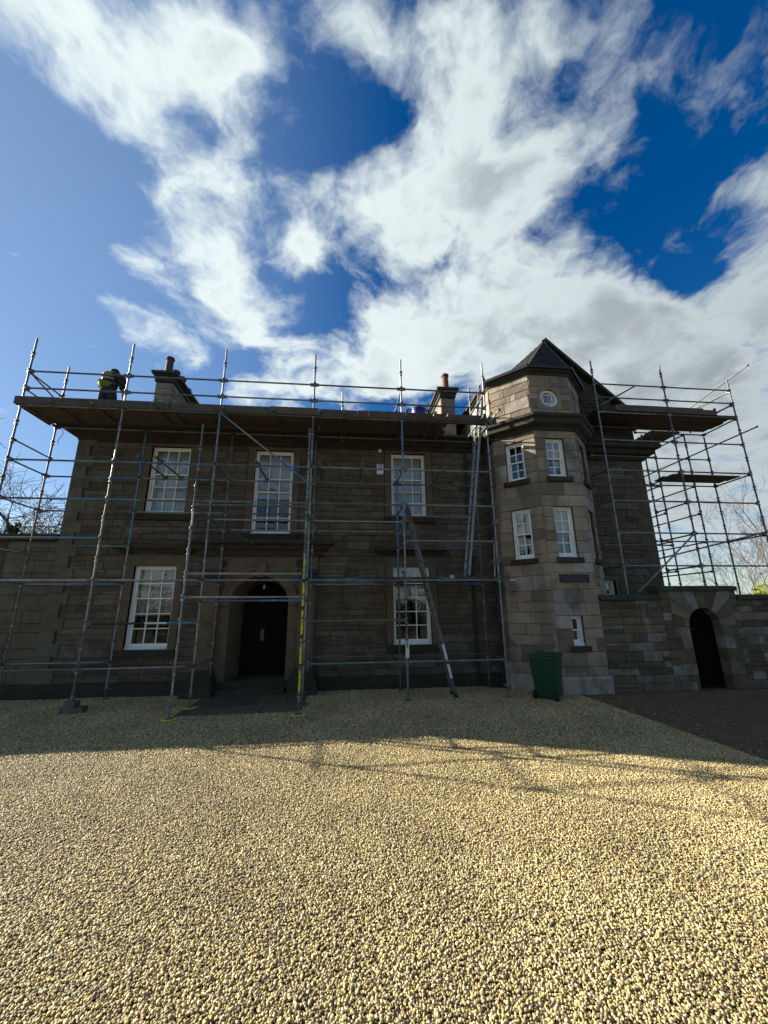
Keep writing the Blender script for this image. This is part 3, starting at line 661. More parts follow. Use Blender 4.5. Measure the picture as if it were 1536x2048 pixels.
for k, (fr, L, ws) in tws.items():
    hol = [w[:4] for w in ws]; so = [(w[0] - .0, w[1] + .0, w[2] - .15, w[3]) for w in ws]
    if k == 'C': hol = hol + [(RU - RR, RU + RR, RZ - RR, RZ + RR)]; so = so + [(RU - RR - .08, RU + RR + .08, RZ - RR - .08, RZ + RR + .08)]
    core(tw, fr, 0, L, 0, 9.3, hol, .3); tplan.append((k, fr, L, so))
core(tw, FS, 0, LS, 0, 9.3, [], .3); core(tw, FE, 0, LE, 0, 9.3, [], .3)
tw.box(4.95, 7.4, 11.3, 11.45, 0, 9.3)
turret = tw.build('turret_wall', 'mortar', house)
for k, fr, L, so in tplan:
    for (za, zb, cs) in ((.42, 7.26, .335), (7.72, 9.14, .30)):
        lay(turret, fr, .001, L - .001, za, zb, [o for o in so if o[3] > za and o[2] < zb], cs, (.30, .85), 'ashlar', joint=.005, proud=.001, seed=ord(k) + int(za), pr=.75 if k == 'R' else 1.8)
lay(turret, FS, 0, LS, .42, 9.14, [], .335, (.5, .6), 'ashlar', seed=71, proud=.001, pr=.3); lay(turret, FE, 0, LE, .42, 9.14, [], .335, (.5, .6), 'ashlar', seed=72, proud=.001, pr=.3)
TPATH = [(4.63, 11.5)] + TP + [(7.73, 11.5)]
m = MB(); m.sweep([(-.05, 0), (.07, 0), (.07, .36), (.03, .42), (-.05, .42)], TPATH); m.build('turret_plinth', 'ashlar', house)
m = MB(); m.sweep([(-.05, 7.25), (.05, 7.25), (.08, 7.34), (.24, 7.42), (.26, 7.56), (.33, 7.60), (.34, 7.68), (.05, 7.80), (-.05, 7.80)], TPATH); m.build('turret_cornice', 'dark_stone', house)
m = MB(); m.sweep([(-.05, 9.12), (.03, 9.12), (.05, 9.2), (.12, 9.23), (.14, 9.32), (-.05, 9.34)], [(4.63, 19), ] + TPATH[1:]); m.build('eaves_course', 'dark_stone', house)
m = MB(); m.sweep([(.13, 9.33), (.13, 9.29), (.2, 9.28), (.22, 9.36), (.2, 9.36), (.17, 9.32)], [(4.63, 19), ] + TPATH[1:]); m.build('turret_gutter', 'pipe', house)
for k, (fr, L, ws) in tws.items():
    for (a, b, z0, z1, cols) in ws:
        window(fr, a, b, z0, z1, cols, 2 if cols == 2 else 1, 2 if cols == 2 else 1, blind=(.5 if z0 < 5 and cols == 2 else (.42 if k == 'C' and cols == 2 else 0)), setback=.09, parent=house)
        m = MB(); m.fbox(fr, a - .1, b + .1, -.1, .08, z0 - .14, z0 - .004); m.build('window_sill', 'dark_stone', house)
# round window
def onface(fr, u, d, z): o, a, n = fr; return (o[0] + a[0] * u + n[0] * d, o[1] + a[1] * u + n[1] * d, z)
def ring(m, fr, cu, cz, r0, r1, d0, d1, n=24, mi=0):
    for i in range(n):
        t0, t1 = 2 * math.pi * i / n, 2 * math.pi * (i + 1) / n
        m.prism([(cu + r0 * math.cos(t0), cz + r0 * math.sin(t0)), (cu + r1 * math.cos(t0), cz + r1 * math.sin(t0)), (cu + r1 * math.cos(t1), cz + r1 * math.sin(t1)), (cu + r0 * math.cos(t1), cz + r0 * math.sin(t1))], d0, d1, fr, mi)
m = MB()
for i in range(24):
    t0, t1 = 2 * math.pi * i / 24, 2 * math.pi * (i + 1) / 24
    def sq(t): c, s = math.cos(t), math.sin(t); k = (RR + .08) / max(abs(c), abs(s)); return (RU + c * k, RZ + s * k)
    q0, q1 = sq(t0), sq(t1)
    poly = [(RU + RR * math.cos(t0), RZ + RR * math.sin(t0)), q0]
    poly += [q1, (RU + RR * math.cos(t1), RZ + RR * math.sin(t1))]; m.prism(poly, -.2, .006, FC)
m.build('round_surround', 'ashlar', house)
m = MB(); ring(m, FC, RU, RZ, RR - .075, RR, -.16, -.07); rw = m.build('round_window', 'white', house, smooth=True)
q = MB(); h = .165
for (a, b, c, d) in ((-h, h, h - .03, h), (-h, h, -h, -h + .03), (-h, -h + .03, -h, h), (h - .03, h, -h, h)): q.fbox(FC, RU + a, RU + b, -.15, -.10, RZ + c, RZ + d)
q.build('casement', 'white', rw)
q = MB(); q.prism([(RU + (RR - .07) * math.cos(t * math.pi / 12), RZ + (RR - .07) * math.sin(t * math.pi / 12)) for t in range(24)], -.135, -.13, FC); q.build('pane', 'glass', rw)
q = MB(); q.fbox(FC, RU - .5, RU + .5, -.7, -.68, RZ - .5, RZ + .5); q.build('room_lining', 'room', rw)

# --- right wing beside and behind the turret
m = MB()
RWH = [(8.12, 8.50, 2.40, 2.95)]
core(m, FF, 7.73, 10.11, 0, 7.4, RWH, .4); m.box(9.72, 10.09, 11.9, 19, 0, 7.4); m.box(4.65, 5.0, 11.8, 19, 0, 9.3)
gable = [(4.66, 7.3), (10.06, 7.3), (10.06, 8.62), (7.1, 11.42), (4.66, 9.3)]
m.prism(gable, -.4, -.02, FF)
rw_wall = m.build('gable_wall', 'mortar', house)
lay(rw_wall, FF, 7.73, 10.11, .42, 7.02, opening(*RWH[0], .15, .1, .1), .235, (.4, .95), 'stone', joint=.006, seed=23, pr=.9)
lay(rw_wall, FF, 7.75, 10.02, 7.42, 8.55, [], .28, (.5, .9), 'dark_stone', seed=29, pr=.6); lay(rw_wall, FF, 7.6, 9.0, 8.55, 9.6, [], .27, (.5, .7), 'dark_stone', seed=31, pr=.6)
FW = ((4.63, 19.0), (0, -1), (-1, 0)); lay(rw_wall, FW, .2, 7.5, 7.4, 9.12, [], .29, (.5, 1.0), 'ashlar', seed=33, pr=1.2)
surround(FF, *RWH[0], .15, .1, .1, parent=house); window(FF, *RWH[0], 1, 1, 1, blind=0, parent=house)
m = MB(); m.sweep([(-.05, 7.0), (.1, 7.0), (.12, 7.10), (.30, 7.16), (.34, 7.30), (.46, 7.34), (.48, 7.46), (-.05, 7.52)], [(7.74, 11.5), (10.11, 11.5), (10.11, 19)]); m.build('cornice', 'dark_stone', house)
m = MB(); zz = .42; i = 0
while zz < 6.95:
    m.fbox(FF, 10.11 - (.5 if i % 2 else .34), 10.14, -.3, .025, zz + .004, min(7.0, zz + .33) - .004); zz += .33; i += 1
m.build('corner_quoins', 'stone', house)
# wing and turret roof: slated planes to one apex, courses of slates on the faces that show
APX = (7.10, 11.45, 11.55); E1, E2, E3, E4 = (4.76, 10.96, 9.20), (5.52, 9.93, 9.33), (6.86, 9.88, 9.33), (7.88, 10.84, 9.33)
m = MB(); bk = (7.1, 19, 11.55)
m.add([E1, E2, E3, E4, APX, bk, (4.76, 19, 9.20), (10.35, 11.42, 8.35), (10.35, 19, 8.35), (7.91, 11.48, 9.35)], [(0, 1, 4), (1, 2, 4), (2, 3, 4), (0, 4, 5, 6), (4, 7, 8, 5), (3, 9, 4), (0, 1, 2, 3, 9, 7, 8, 6)])
roof = m.build('turret_roof', 'slate', house)
def slates(a, b, apex, courses, per, keep=None):
    a, b, c = Vector(a), Vector(b), Vector(apex); nrm = (b - a).cross(c - a).normalized()
    if nrm.z < 0: nrm = -nrm
    out = []
    for k in range(courses):
        t0, t1 = k / courses, min(1, (k + 1.3) / courses); p0, p1 = a.lerp(c, t0), b.lerp(c, t0); q0, q1 = a.lerp(c, t1), b.lerp(c, t1)
        n = max(1, round(per * (1 - t0)))
        for i in range(n):
            s0, s1 = (i + .02) / n, (i + .98) / n; off = nrm * .018
            out.append([p0.lerp(p1, s0) + off * 1.5, p0.lerp(p1, s1) + off * 1.5, q0.lerp(q1, s1) + off * .5, q0.lerp(q1, s0) + off * .5, nrm])
    return out
for quad in slates(E2, E3, APX, 11, 7) + slates(E3, E4, APX, 11, 7) + slates(E1, E2, APX, 11, 7):
    n = quad[4] * .014; q = MB(); q.add([p for p in quad[:4]] + [p - n for p in quad[:4]], [(0, 1, 2, 3), (7, 6, 5, 4), (0, 4, 5, 1), (1, 5, 6, 2), (2, 6, 7, 3), (3, 7, 4, 0)]); q.build('slate', 'slate', roof)
m = MB(); m.tube(E2, APX, .03, 8); m.tube(E3, APX, .04, 8); m.tube((7.1, 11.36, 11.50), bk, .10, 10); m.build('ridge_roll', 'lead', roof)
m = MB(); up = Vector((0, 0, 1))
p, q_ = Vector((7.1, 11.44, 11.60)), Vector((10.38, 11.40, 8.38)); d = (q_ - p).normalized(); s_ = Vector((0, 1, 0)); nn = d.cross(s_).normalized()
m.obox((p + q_) / 2 + nn * .0, d * (q_ - p).length / 2, s_ * .13, nn * .05); m.build('skew_coping', 'dark_stone', house)

# --- chimneys
def chimney(x0, x1, y0, y1, ztop, pots, zb):
    q = MB(); q.box(x0, x1, y0, y1, zb, ztop - .42); ch = q.build('chimney', 'mortar', house)
    for (o, a, n, L) in (((x0, y0), (1, 0), (0, -1), x1 - x0), ((x1, y0), (0, 1), (1, 0), y1 - y0), ((x0, y1), (0, -1), (-1, 0), y1 - y0)):
        fr = (o, a, n); lay(ch, fr, -.02, L + .02, zb + .3, ztop - .42, [], .29, (.45, .75), 'ashlar', proud=.02, seed=int(x0 * 7 + L * 3) + 90, pr=.9)
    q = MB()
    for (e, a, b) in ((.03, ztop - .42, ztop - .36), (.07, ztop - .36, ztop - .28), (.04, ztop - .28, ztop - .16), (.10, ztop - .16, ztop - .10), (.17, ztop - .10, ztop)): q.box(x0 - e, x1 + e, y0 - e, y1 + e, a, b)
    q.build('chimney_cap', 'dark_stone', ch)
    for i in range(pots):
        y = y0 + .16 + (y1 - y0 - .4) * i / (pots - 1); h = (.74, .56, .66, .5)[i]; q = MB()
        q.lathe((x0 + x1) / 2, y, [(.16, ztop), (.145, ztop + .05), (.13, ztop + .1), (.12, ztop + h - .1), (.15, ztop + h - .09), (.15, ztop + h - .03), (.13, ztop + h), (.10, ztop + h), (.10, ztop + .1)], 14)
        q.build('chimney_pot', 'pot' if x0 > 0 else 'pot_buff', ch, smooth=True)
chimney(-6.80, -6.28, 13.05, 15.15, 10.53, 4, 7.9)
chimney(3.62, 4.12, 13.05, 15.0, 10.43, 3, 7.9)

# --- rainwater pipes on the front
for x, z0, z1, y in ((3.86, 0.0, 7.3, 11.42), (4.5, .1, 7.2, 11.2)):
    q = MB(); q.tube((x, y, z0), (x, y, z1), .045, 10)
    for zz in (1.2, 3.1, 5.0, 6.6): q.tube((x, y, zz), (x, y, zz + .08), .06, 10)
    q.build('rainwater_pipe', 'pipe', house)

# ------------------------------------------------------------------ garden wall with arched doorway
gw = empty('garden_wall', (10, 10.2, 0), 'stone garden wall with raised coping over a dark arched doorway, joining the turret', 'wall')
GF = ((0, 10.0), (1, 0), (0, -1)); GX, GR, GS = 9.82, .49, 1.60
gh = [(GX - GR, GX + GR, -.1, GS + GR)]
m = MB(); core(m, GF, 6.86, 8.62, 0, 2.32, [], .4); core(m, GF, 8.62, 10.93, 0, 2.55, [(GX - .95, GX + .95, -.1, 2.53)], .4); core(m, GF, 10.93, 17, 0, 2.31, [], .4)
gwall = m.build('wall_body', 'mortar', gw)
gso = (GX - .93, GX + .93, 0, 2.545)
lay(gwall, GF, 6.84, 8.62, .22, 2.31, [], .21, (.2, .85), 'garden', seed=41, pr=2); lay(gwall, GF, 8.62, 10.93, .22, 2.545, [gso], .21, (.18, .7), 'garden', seed=43, pr=2); lay(gwall, GF, 10.93, 16.5, .22, 2.30, [], .21, (.2, .85), 'garden', seed=47, pr=2)
lay(gwall, GF, 6.84, GX - .6, 0, .22, [], .22, (.6, 1.1), 'garden', seed=51, pr=2, proud=.03); lay(gwall, GF, GX + .6, 16.5, 0, .22, [], .22, (.6, 1.1), 'garden', seed=53, pr=2, proud=.03)
rj = random.Random(6)
for sgn in (-1, 1):
    z = 0.0
    while z < GS - .05:
        h = min(rj.uniform(.28, .40), GS - z)
        if GS - z - h < .15: h = GS - z
        w = rj.choice((.28, .44)); a, b = sorted((GX + sgn * GR, GX + sgn * (GR + w)))
        q = MB(); q.fbox(GF, a, b, -.4, .012, z + .004, z + h - .004); q.rv = rj.random(); q.build('jamb_stone', 'garden', gw, rnd=True)
        e0, e1 = sorted((GX + sgn * (GR + w), GX + sgn * .93))
        if e1 - e0 > .05: q = MB(); q.fbox(GF, e0 + .004, e1 - .004, -.4, .004, z + .004, z + h - .004); q.rv = rj.random(); q.build('stone', 'garden', gw, rnd=True)
        z += h
nv = 9
def gout(t):
    c, s = math.cos(t), math.sin(t); k = 1e9
    if abs(c) > 1e-6: k = min(k, .93 / abs(c))
    if s > 1e-6: k = min(k, (2.54 - GS) / s)
    return (GX + c * k, GS + s * k)
for i in range(nv):
    t0, t1 = math.pi * i / nv + .008, math.pi * (i + 1) / nv - .008; poly = []
    ins = [(GX + GR * math.cos(t), GS + GR * math.sin(t)) for t in (t0, (t0 + t1) / 2, t1)]
    o0, o1 = gout(t0), gout(t1); poly = [ins[0], o0]
    tc = math.atan2(2.54 - GS, .93)
    if t0 < tc < t1: poly.append((GX + .93, 2.54))
    if t0 < math.pi - tc < t1: poly.append((GX - .93, 2.54))
    poly += [o1, ins[2], ins[1]]
    q = MB(); q.prism(poly, -.4, rj.uniform(.006, .02), GF); q.rv = rj.random(); q.build('voussoir', 'garden', gw, rnd=True)
for (a, b, z0, z1) in ((6.84, 8.58, 2.32, 2.45), (8.56, 10.96, 2.55, 2.68), (10.96, 17, 2.31, 2.44)):
    u = a
    while u < b - .01:
        w = rj.uniform(.75, 1.2); e = b if b - u - w < .3 else u + w
        q = MB()
        q.add([(x, y, z) for x in (u + .004, e - .004) for (y, z) in ((9.93, z0), (10.46, z0), (10.46, z1 - .02), (10.3, z1 + .012), (10.08, z1 + .012), (9.93, z1 - .02))],
              [(0, 1, 2, 3, 4, 5), (11, 10, 9, 8, 7, 6)] + [(i, i + 6, (i + 1) % 6 + 6, (i + 1) % 6) for i in range(6)]); q.build('coping_stone', 'coping', gw); u = e
q = MB(); q.box(GX - GR - .02, GX + GR + .05, 10.302, 10.36, .0, 2.2); gd = q.build('arched_door', 'timber_dark', gw)
for i in range(6):
    x0 = GX - GR - .02 + i * .175; q = MB(); q.box(x0, x0 + .168, 10.26, 10.30, .02, GS + GR - .01); q.build('plank', 'timber_dark', gd)
q = MB(); q.lathe(0, 0, [(.001, 0), (.022, 0), (.03, .02), (.02, .045), (.001, .05)], 12); q.v = [(9.62 + x, 10.26 - z, 1.52 + y) for x, y, z in q.v]; q.build('door_knob', 'brass', gd, smooth=True)
place_stones(300)

# ------------------------------------------------------------------ scaffolding
TR = .0242
def standard(sc, x, y, z0, z1, segs=None, jack=True, off=.35, plate=None, mats=('galv', 'galv_dull', 'blue', 'teal', 'yellow', 'purple', 'white_tube'), block=False):
    """upright tube with its cups every half metre, spigot joints and adjustable foot"""
    q = MB(); zb = z0 + (.24 if jack else 0)
    q.tube((x, y, zb), (x, y, z1), TR, 10, segs=segs or [(1, random.choice((0, 0, 1)))])
    k = math.ceil((zb + .1 - off) / .5); z = off + k * .5
    while z < z1 - .12:
        q.tube((x, y, z - .06), (x, y, z - .02), .041, 10, 0); q.tube((x, y, z + .035), (x, y, z + .075), .045, 10, 1); z += .5
    zj = zb + 1.0
    o = q.build('standard', list(mats), sc, smooth=True)
    if jack:
        q = MB(); q.tube((x, y, z0), (x, y, zb + .05), .017, 8); q.tube((x, y, zb - .02), (x, y, zb + .015), .035, 8); q.tube((x - .10, y - .02, zb), (x + .10, y + .02, zb), .009, 6)
        q.box(x - .075, x + .075, y - .075, y + .075, z0 - .0, z0 + .008); q.build('base_jack', 'galv_dull', sc)
    if plate:
        q = MB(); q.lathe(x, y, [(.001, z0 - .02), (.15, z0 - .02), (.165, z0 - .01), (.15, z0 - .001), (.001, z0 - .001)], 8); q.build('sole_pad', plate, sc)
    return o
def rail(sc, p0, p1, name='ledger', segs=None, mats=('galv', 'galv_dull', 'blue', 'teal', 'black', 'purple', 'white_tube', 'red'), r=TR, ends=True, flange=False):
    q = MB(); q.tube(p0, p1, r, 9, segs=segs or [(1, random.choice((0, 0, 1)))])
    d = (Vector(p1) - Vector(p0)).normalized()
    if ends:
        for e, s in ((Vector(p0), 1), (Vector(p1), -1)): q.obox(e + d * s * .05, d * .05, d.cross(Vector((.3, .2, 1))).normalized() * .026, Vector((0, 0, 1)) * .034 if abs(d.z) < .9 else Vector((1, 0, 0)) * .034, 1)
    if flange:
        e = Vector(p0); q.tube(e - d * .02, e + d * .02, .04, 8, 1)
    return q.build(name, list(mats), sc, smooth=True)
def coupler(sc, p, s=.055): q = MB(); q.obox(p, (s, 0, .01), (0, s * .9, 0), (.012, 0, s)); q.tube((p[0], p[1] - .07, p[2] + .03), (p[0], p[1] + .07, p[2] + .03), .012, 6); q.build('coupler', 'galv_dull', sc)
def board(sc, x0, x1, y0, y1, z, th=.038, name='board', mk='board', sag=.004):
    q = MB(); a, b = random.uniform(-sag, sag), random.uniform(-sag, sag); q.add([(x0, y0, z + a), (x1, y0, z + b), (x1, y1, z + b), (x0, y1, z + a), (x0, y0, z + th + a), (x1, y0, z + th + b), (x1, y1, z + th + b), (x0, y1, z + th + a)],
       [(0, 3, 2, 1), (4, 5, 6, 7), (0, 1, 5, 4), (1, 2, 6, 5), (2, 3, 7, 6), (3, 0, 4, 7)])
    o = q.build(name, mk, sc)
    if x1 - x0 > 2:   # hooped ends
        for xe in (x0, x1 - .03): q = MB(); q.box(xe, xe + .03, y0 - .001, y1 + .001, z + min(a, b) - .002, z + th + max(a, b) + .002); q.build('end_hoop', 'galv_dull', o)
    return o

FX = [-8.40, -5.91, -3.42, -0.92, 1.57, 4.06]; FY, IY = 9.9, 11.17
sa = empty('scaffold', (FX[0], FY, 0), 'long tube scaffold along the house front with a boarded top deck', 'scaffold')
# front standards: (share of height, colour)
standard(sa, FX[0], FY, .02, 9.36, [(.17, 1), (.28, 0), (.34, 6), (1, 1)])
standard(sa, FX[1], FY, .24, 9.36, [(.16, 1), (.33, 0), (.41, 0), (.57, 4), (.70, 0), (1, 0)], jack=False, mats=('galv', 'galv_dull', 'blue', 'teal', 'olive'))
standard(sa, FX[2], FY, .03, 9.36, [(.40, 0), (.55, 3), (.72, 0), (.80, 2), (1, 0)], plate='sole')
standard(sa, FX[3], FY, .03, 9.35, [(.12, 3), (.30, 0), (.36, 2), (.7, 0), (.86, 1), (1, 5)], plate='galv_dull')
standard(sa, FX[4], FY, .03, 9.33, [(.14, 0), (.26, 1), (.31, 2), (.42, 0), (.50, 2), (.62, 0), (.80, 2), (1, 0)])
standard(sa, FX[5], FY, .03, 9.36, [(.25, 0), (.33, 3), (1, 0)])
q = MB(); q.box(FX[1] - .16, FX[1] + .30, FY - .12, FY + .1, 0, .12); q.box(FX[1] - .10, FX[1] + .12, FY - .1, FY + .1, .12, .24); q.build('packing_block', 'galv_dull', sa)
standard(sa, FX[0], IY, .02, 9.34); standard(sa, FX[1], IY, .02, 7.28, [(.5, 0), (.62, 2), (.75, 3), (1, 2)]); standard(sa, FX[2], IY, .02, 7.28); standard(sa, FX[3], IY, .02, 7.28)
standard(sa, FX[4], IY, .02, 6.42, [(.5, 1), (.62, 2), (1, 2)]); standard(sa, FX[5], IY, .02, 7.25)
for x, zt in ((-0.14, 8.92), (4.07, 9.34)): q = MB(); q.tube((x, IY, 7.2), (x, IY, zt), TR, 9); q.tube((x, IY, zt - .5), (x, IY, zt - .45), .044, 9, 1); q.tube((x, IY, zt - .38), (x, IY, zt - .34), .044, 9, 1); q.build('guard_post', ['galv', 'galv_dull'], sa)
def bay(i, z, y=FY, **k): rail(sa, (FX[i] + .02, y, z), (FX[i + 1] - .02, y, z), **k)
for i in range(5):
    for z in (8.35, 7.85): bay(i, z, name='guardrail', segs=[(1, 1)] if i < 2 else None)
    bay(i, 7.35, segs={1: [(.45, 0), (1, 2)]}.get(i)); bay(i, 7.35, IY)
    bay(i, 5.85, segs={1: [(.1, 1), (1, 2)], 2: [(.66, 1), (1, 2)], 0: [(.55, 1), (1, 3)]}.get(i)); bay(i, 5.85, IY, segs={0: [(.5, 1), (1, 2)]}.get(i))
    bay(i, 4.85, segs={0: [(.4, 1), (1, 2)], 1: [(.3, 2), (1, 1)], 2: [(1, 3)]}.get(i)); bay(i, 4.85, IY)
    bay(i, 2.85, segs={0: [(.28, 2), (1, 0)], 1: [(1, 0)], 2: [(.14, 2), (.52, 0), (.62, 3), (.84, 0), (1, 2)], 3: [(.68, 2), (1, 5)], 4: [(1, 0)]}[i])
for i in (0, 4): bay(i, 3.87, segs=[(.45, 0), (1, 2)] if i == 0 else None); bay(i, 3.87, IY, segs=[(.6, 1), (1, 3)])
for i in (1, 2, 3): bay(i, 4.36, IY)
for i in (2, 3): bay(i, 4.37)
bay(0, 2.85, IY, segs=[(.5, 0), (.62, 2), (.75, 5), (1, 2)]); bay(4, 2.82, IY, segs=[(.3, 1), (1, 2)]); bay(3, 2.82, IY)
bay(1, 1.86, segs=[(.52, 4), (.72, 6), (1, 2)]); bay(3, 1.86, segs=[(1, 1)]); bay(2, 2.36, segs=[(.55, 5), (1, 2)])
for i in (0, 1, 3, 4): bay(i, .88, segs=[(1, 3)] if i in (3, 4) else None)
for i in (0, 3, 4): bay(i, .88, IY)
for i, x in enumerate(FX):   # transoms across the width
    for z in (8.33, 5.87, 4.87, 2.87, .9) + ((7.37,) if i != 2 else (7.37,)):
        if z > 7 and i in (1, 2, 3): continue
        rail(sa, (x, FY + .02, z), (x, IY - .02, z), 'transom', r=.021)
rail(sa, (FX[0], FY, 7.83), (FX[0], IY, 7.83), 'transom', r=.021); rail(sa, (FX[0], FY, 6.4), (FX[0], IY + .1, 6.4), 'transom', r=.021)
for x in (FX[4], FX[5]): rail(sa, (x, FY, 3.89), (x, IY, 3.89), 'transom', r=.021); rail(sa, (x, FY - .05, 4.38), (x, IY + .15, 4.38), 'transom', r=.021)
rail(sa, (FX[5], FY - .1, 3.32), (FX[5], IY + .2, 3.36), 'transom', r=.021); rail(sa, (FX[0] + .1, FY - .3, 3.62), (FX[0] + .1, IY + .1, 3.62), 'transom', r=.021, ends=False)
# loose tubes laid front to back over the ledgers, ends sticking out
for (x, z, y0, y1) in ((-5.20, 5.91, 9.62, 11.3), (-4.78, 5.91, 9.62, 11.3), (-2.33, 5.91, 9.66, 11.3), (-0.70, 5.91, 9.70, 11.3), (0.44, 5.91, 9.70, 11.3), (2.70, 5.91, 9.72, 11.3)):
    rail(sa, (x, y0, z), (x, y1, z), 'putlog', segs=[(1, 1)], ends=False, flange=True); coupler(sa, (x, FY, z - .03)); coupler(sa, (x, IY, z - .03))
for (x, y0, y1) in ((-7.6, 9.75, 11.3), (-6.6, 9.75, 11.3), (-5.05, 9.62, 11.3), (-4.68, 9.62, 11.3), (-3.3, 9.7, 11.3), (-2.0, 9.7, 11.3), (-0.72, 9.66, 11.3), (-.05, 9.7, 11.3), (1.67, 9.45, 11.3), (2.45, 9.5, 11.3), (2.84, 9.5, 11.3), (4.2, 9.25, 11.7), (4.02, 9.4, 11.6), (3.86, 9.5, 11.6)):
    rail(sa, (x, y0, 7.41 if x < 4.1 else 7.44), (x, y1, 7.41 if x < 4.1 else 7.46), 'putlog', segs=[(1, 1 if x < 1 else 0)], ends=False, flange=True); coupler(sa, (x, FY, 7.385))
rail(sa, (FX[2] + .02, FY - .05, 7.33), (FX[3] - .02, FY - .05, 5.35), 'brace', segs=[(.12, 2), (.55, 0), (1, 2)])
rail(sa, (FX[0], FY + .05, 8.33), (FX[0] + .02, IY + .6, 7.9), 'brace', r=.02, ends=False)
rail(sa, (3.0, 10.15, 2.86), (4.62, 10.15, 2.86), 'putlog', segs=[(.9, 1), (1, 6)], ends=False); rail(sa, (FX[5] - .08, FY + .06, 2.95), (FX[5] - .03, FY + .06, 3.9), 'guard_post', ends=False)
for p in ((FX[5] - .07, FY + .04, 3.36), (FX[5], FY - .06, 4.38), (FX[4], FY + .02, 4.4), (FX[3], FY, 4.4), (FX[3] + .03, IY, 4.4)): coupler(sa, p, .065)
# decks
def deck(sc, x0, x1, ys, z, lens=3.9, **k):
    for y in ys:
        x = x0 + random.uniform(-.12, .05)
        while x < x1 - .2: e = min(x + lens, x1 + random.uniform(-.05, .1)); board(sc, x, e - .012, y, y + .222, z, **k); x = e
deck(sa, -8.5, 2.95, [9.96 + .228 * i for i in range(5)], 7.435)
deck(sa, -7.4, 2.6, [11.1], 7.50)
board(sa, 2.95, 4.1, 9.96, 10.18, 7.435)
deck(sa, .35, 4.0, [9.95 + .24 * i for i in range(3)], 2.90); deck(sa, .95, 3.4, [10.90], 2.86)
x = -8.53
for e, dz, mk in ((-4.7, 0, 'toe'), (-2.10, -.01, 'toe'), (-.78, .012, 'toe'), (.32, -.012, 'toe'), (.62, -.012, 'toe_red'), (1.62, .0, 'board'), (4.05, -.004, 'board')):
    q = MB(); q.add([(x, 9.835, 7.36 + dz), (e - .008, 9.835, 7.36 + dz), (e - .008, 9.87, 7.36 + dz), (x, 9.87, 7.36 + dz), (x, 9.835, 7.575 + dz), (e - .008, 9.835, 7.575 + dz), (e - .008, 9.87, 7.575 + dz), (x, 9.87, 7.575 + dz)],
        [(0, 3, 2, 1), (4, 5, 6, 7), (0, 1, 5, 4), (1, 2, 6, 5), (2, 3, 7, 6), (3, 0, 4, 7)]); q.build('toe_board', mk, sa); x = e
q = MB(); q.box(-8.545, -8.51, 9.84, 11.1, 7.37, 7.58); q.build('toe_board', 'toe', sa)
q = MB(); q.box(4.09, 4.40, 9.95, 9.99, 7.38, 7.6); q.build('toe_board', 'board', sa)

# small free standing bay in front of the door
PY = 8.95; PX = (-3.46, -0.90)
sp = empty('porch_scaffold', (PX[0], PY, 0), 'narrow tube scaffold frame in front of the porch, one leg sleeved bright yellow', 'scaffold')
standard(sp, PX[0], PY, .03, 6.52, [(.13, 3), (.3, 0), (.36, 2), (.6, 0), (.66, 6), (1, 1)], off=.40, plate='sole')
standard(sp, PX[1], PY, .03, 6.53, [(.005, 0), (.49, 4), (.58, 1), (.62, 0), (.70, 1), (.86, 0), (.93, 5), (1, 1)], off=.40, plate='sole')
q = MB()   # collars and black bands on the yellow leg
for i in range(15): z = .32 + i * .2; q.tube((PX[1], PY, z), (PX[1], PY, z + (.04 if i % 3 else .09)), .031, 10, 0 if i % 3 else 1)
q.build('sleeve_band', ['sole', 'black'], sp, smooth=True)
for z, sg in ((2.92, [(1, 0)]), (2.41, [(1, 0)]), (4.5, None)): rail(sp, (PX[0] + .02, PY, z), (PX[1] - .02, PY, z), 'ledger', segs=sg)
for i in (0, 1):
    for z in (4.46, 2.9, 2.4, .95, 5.9): rail(sp, (PX[i], PY + .02, z), (FX[2 + i], FY - .03, z - .04), 'transom', r=.021)
rail(sp, (PX[0], PY, 4.42), (PX[0] + .9, IY - .1, 3.95), 'brace', r=.02, ends=False); rail(sp, (PX[0] + .03, FY, 4.40), (PX[0] + .75, IY, 4.0), 'brace', r=.02, ends=False)

# right-hand scaffold behind the garden wall, returning along the side of the house
GXs = [8.15, 10.66, 13.13]; GY, HY = 10.58, 11.86
sg_ = empty('side_scaffold', (GXs[0], GY, 0), 'dark tube scaffold rising behind the garden wall at the right end of the house', 'scaffold')
D1 = [(1, 1)]
for x, zt in zip(GXs, (10.2, 10.16, 9.75)): standard(sg_, x, GY, .02, zt, [(1, 0)] if x < 9 else D1, off=.30)
for x in (10.66, 13.16): standard(sg_, x, HY, .02, 8.2, D1, off=.30)
standard(sg_, 13.16, HY - .1, 8.45, 9.45, D1, jack=False, off=.30)
for x in (11.06, 12.36):
    for y in (HY, 14.4, 16.9): standard(sg_, x, y, .02, 8.3 if y < 12 else 9.6, D1, off=.30)
for i in (0, 1):
    for z in (9.34, 8.84): rail(sg_, (GXs[i], GY, z), (GXs[i + 1], GY, z), 'guardrail', segs=D1)
    for z in (8.30, 7.32, 6.30, 5.30, 4.30, 3.31): rail(sg_, (GXs[i], GY, z), (GXs[i + 1], GY, z), segs=D1 if i else [(.8, 0), (1, 1)])
for z in (8.28, 6.28, 4.28, 7.3, 5.7): rail(sg_, (10.4, HY, z), (13.2, HY, z), segs=D1)
for z in (6.96, 5.95, 4.0): rail(sg_, (7.95, 11.02, z), (10.3, 11.02, z), segs=[(1, 1)])
for z in (9.32, 8.82, 8.28, 6.28, 4.28, 2.3): rail(sg_, (13.13, GY, z), (13.16, HY, z), 'transom', segs=D1)
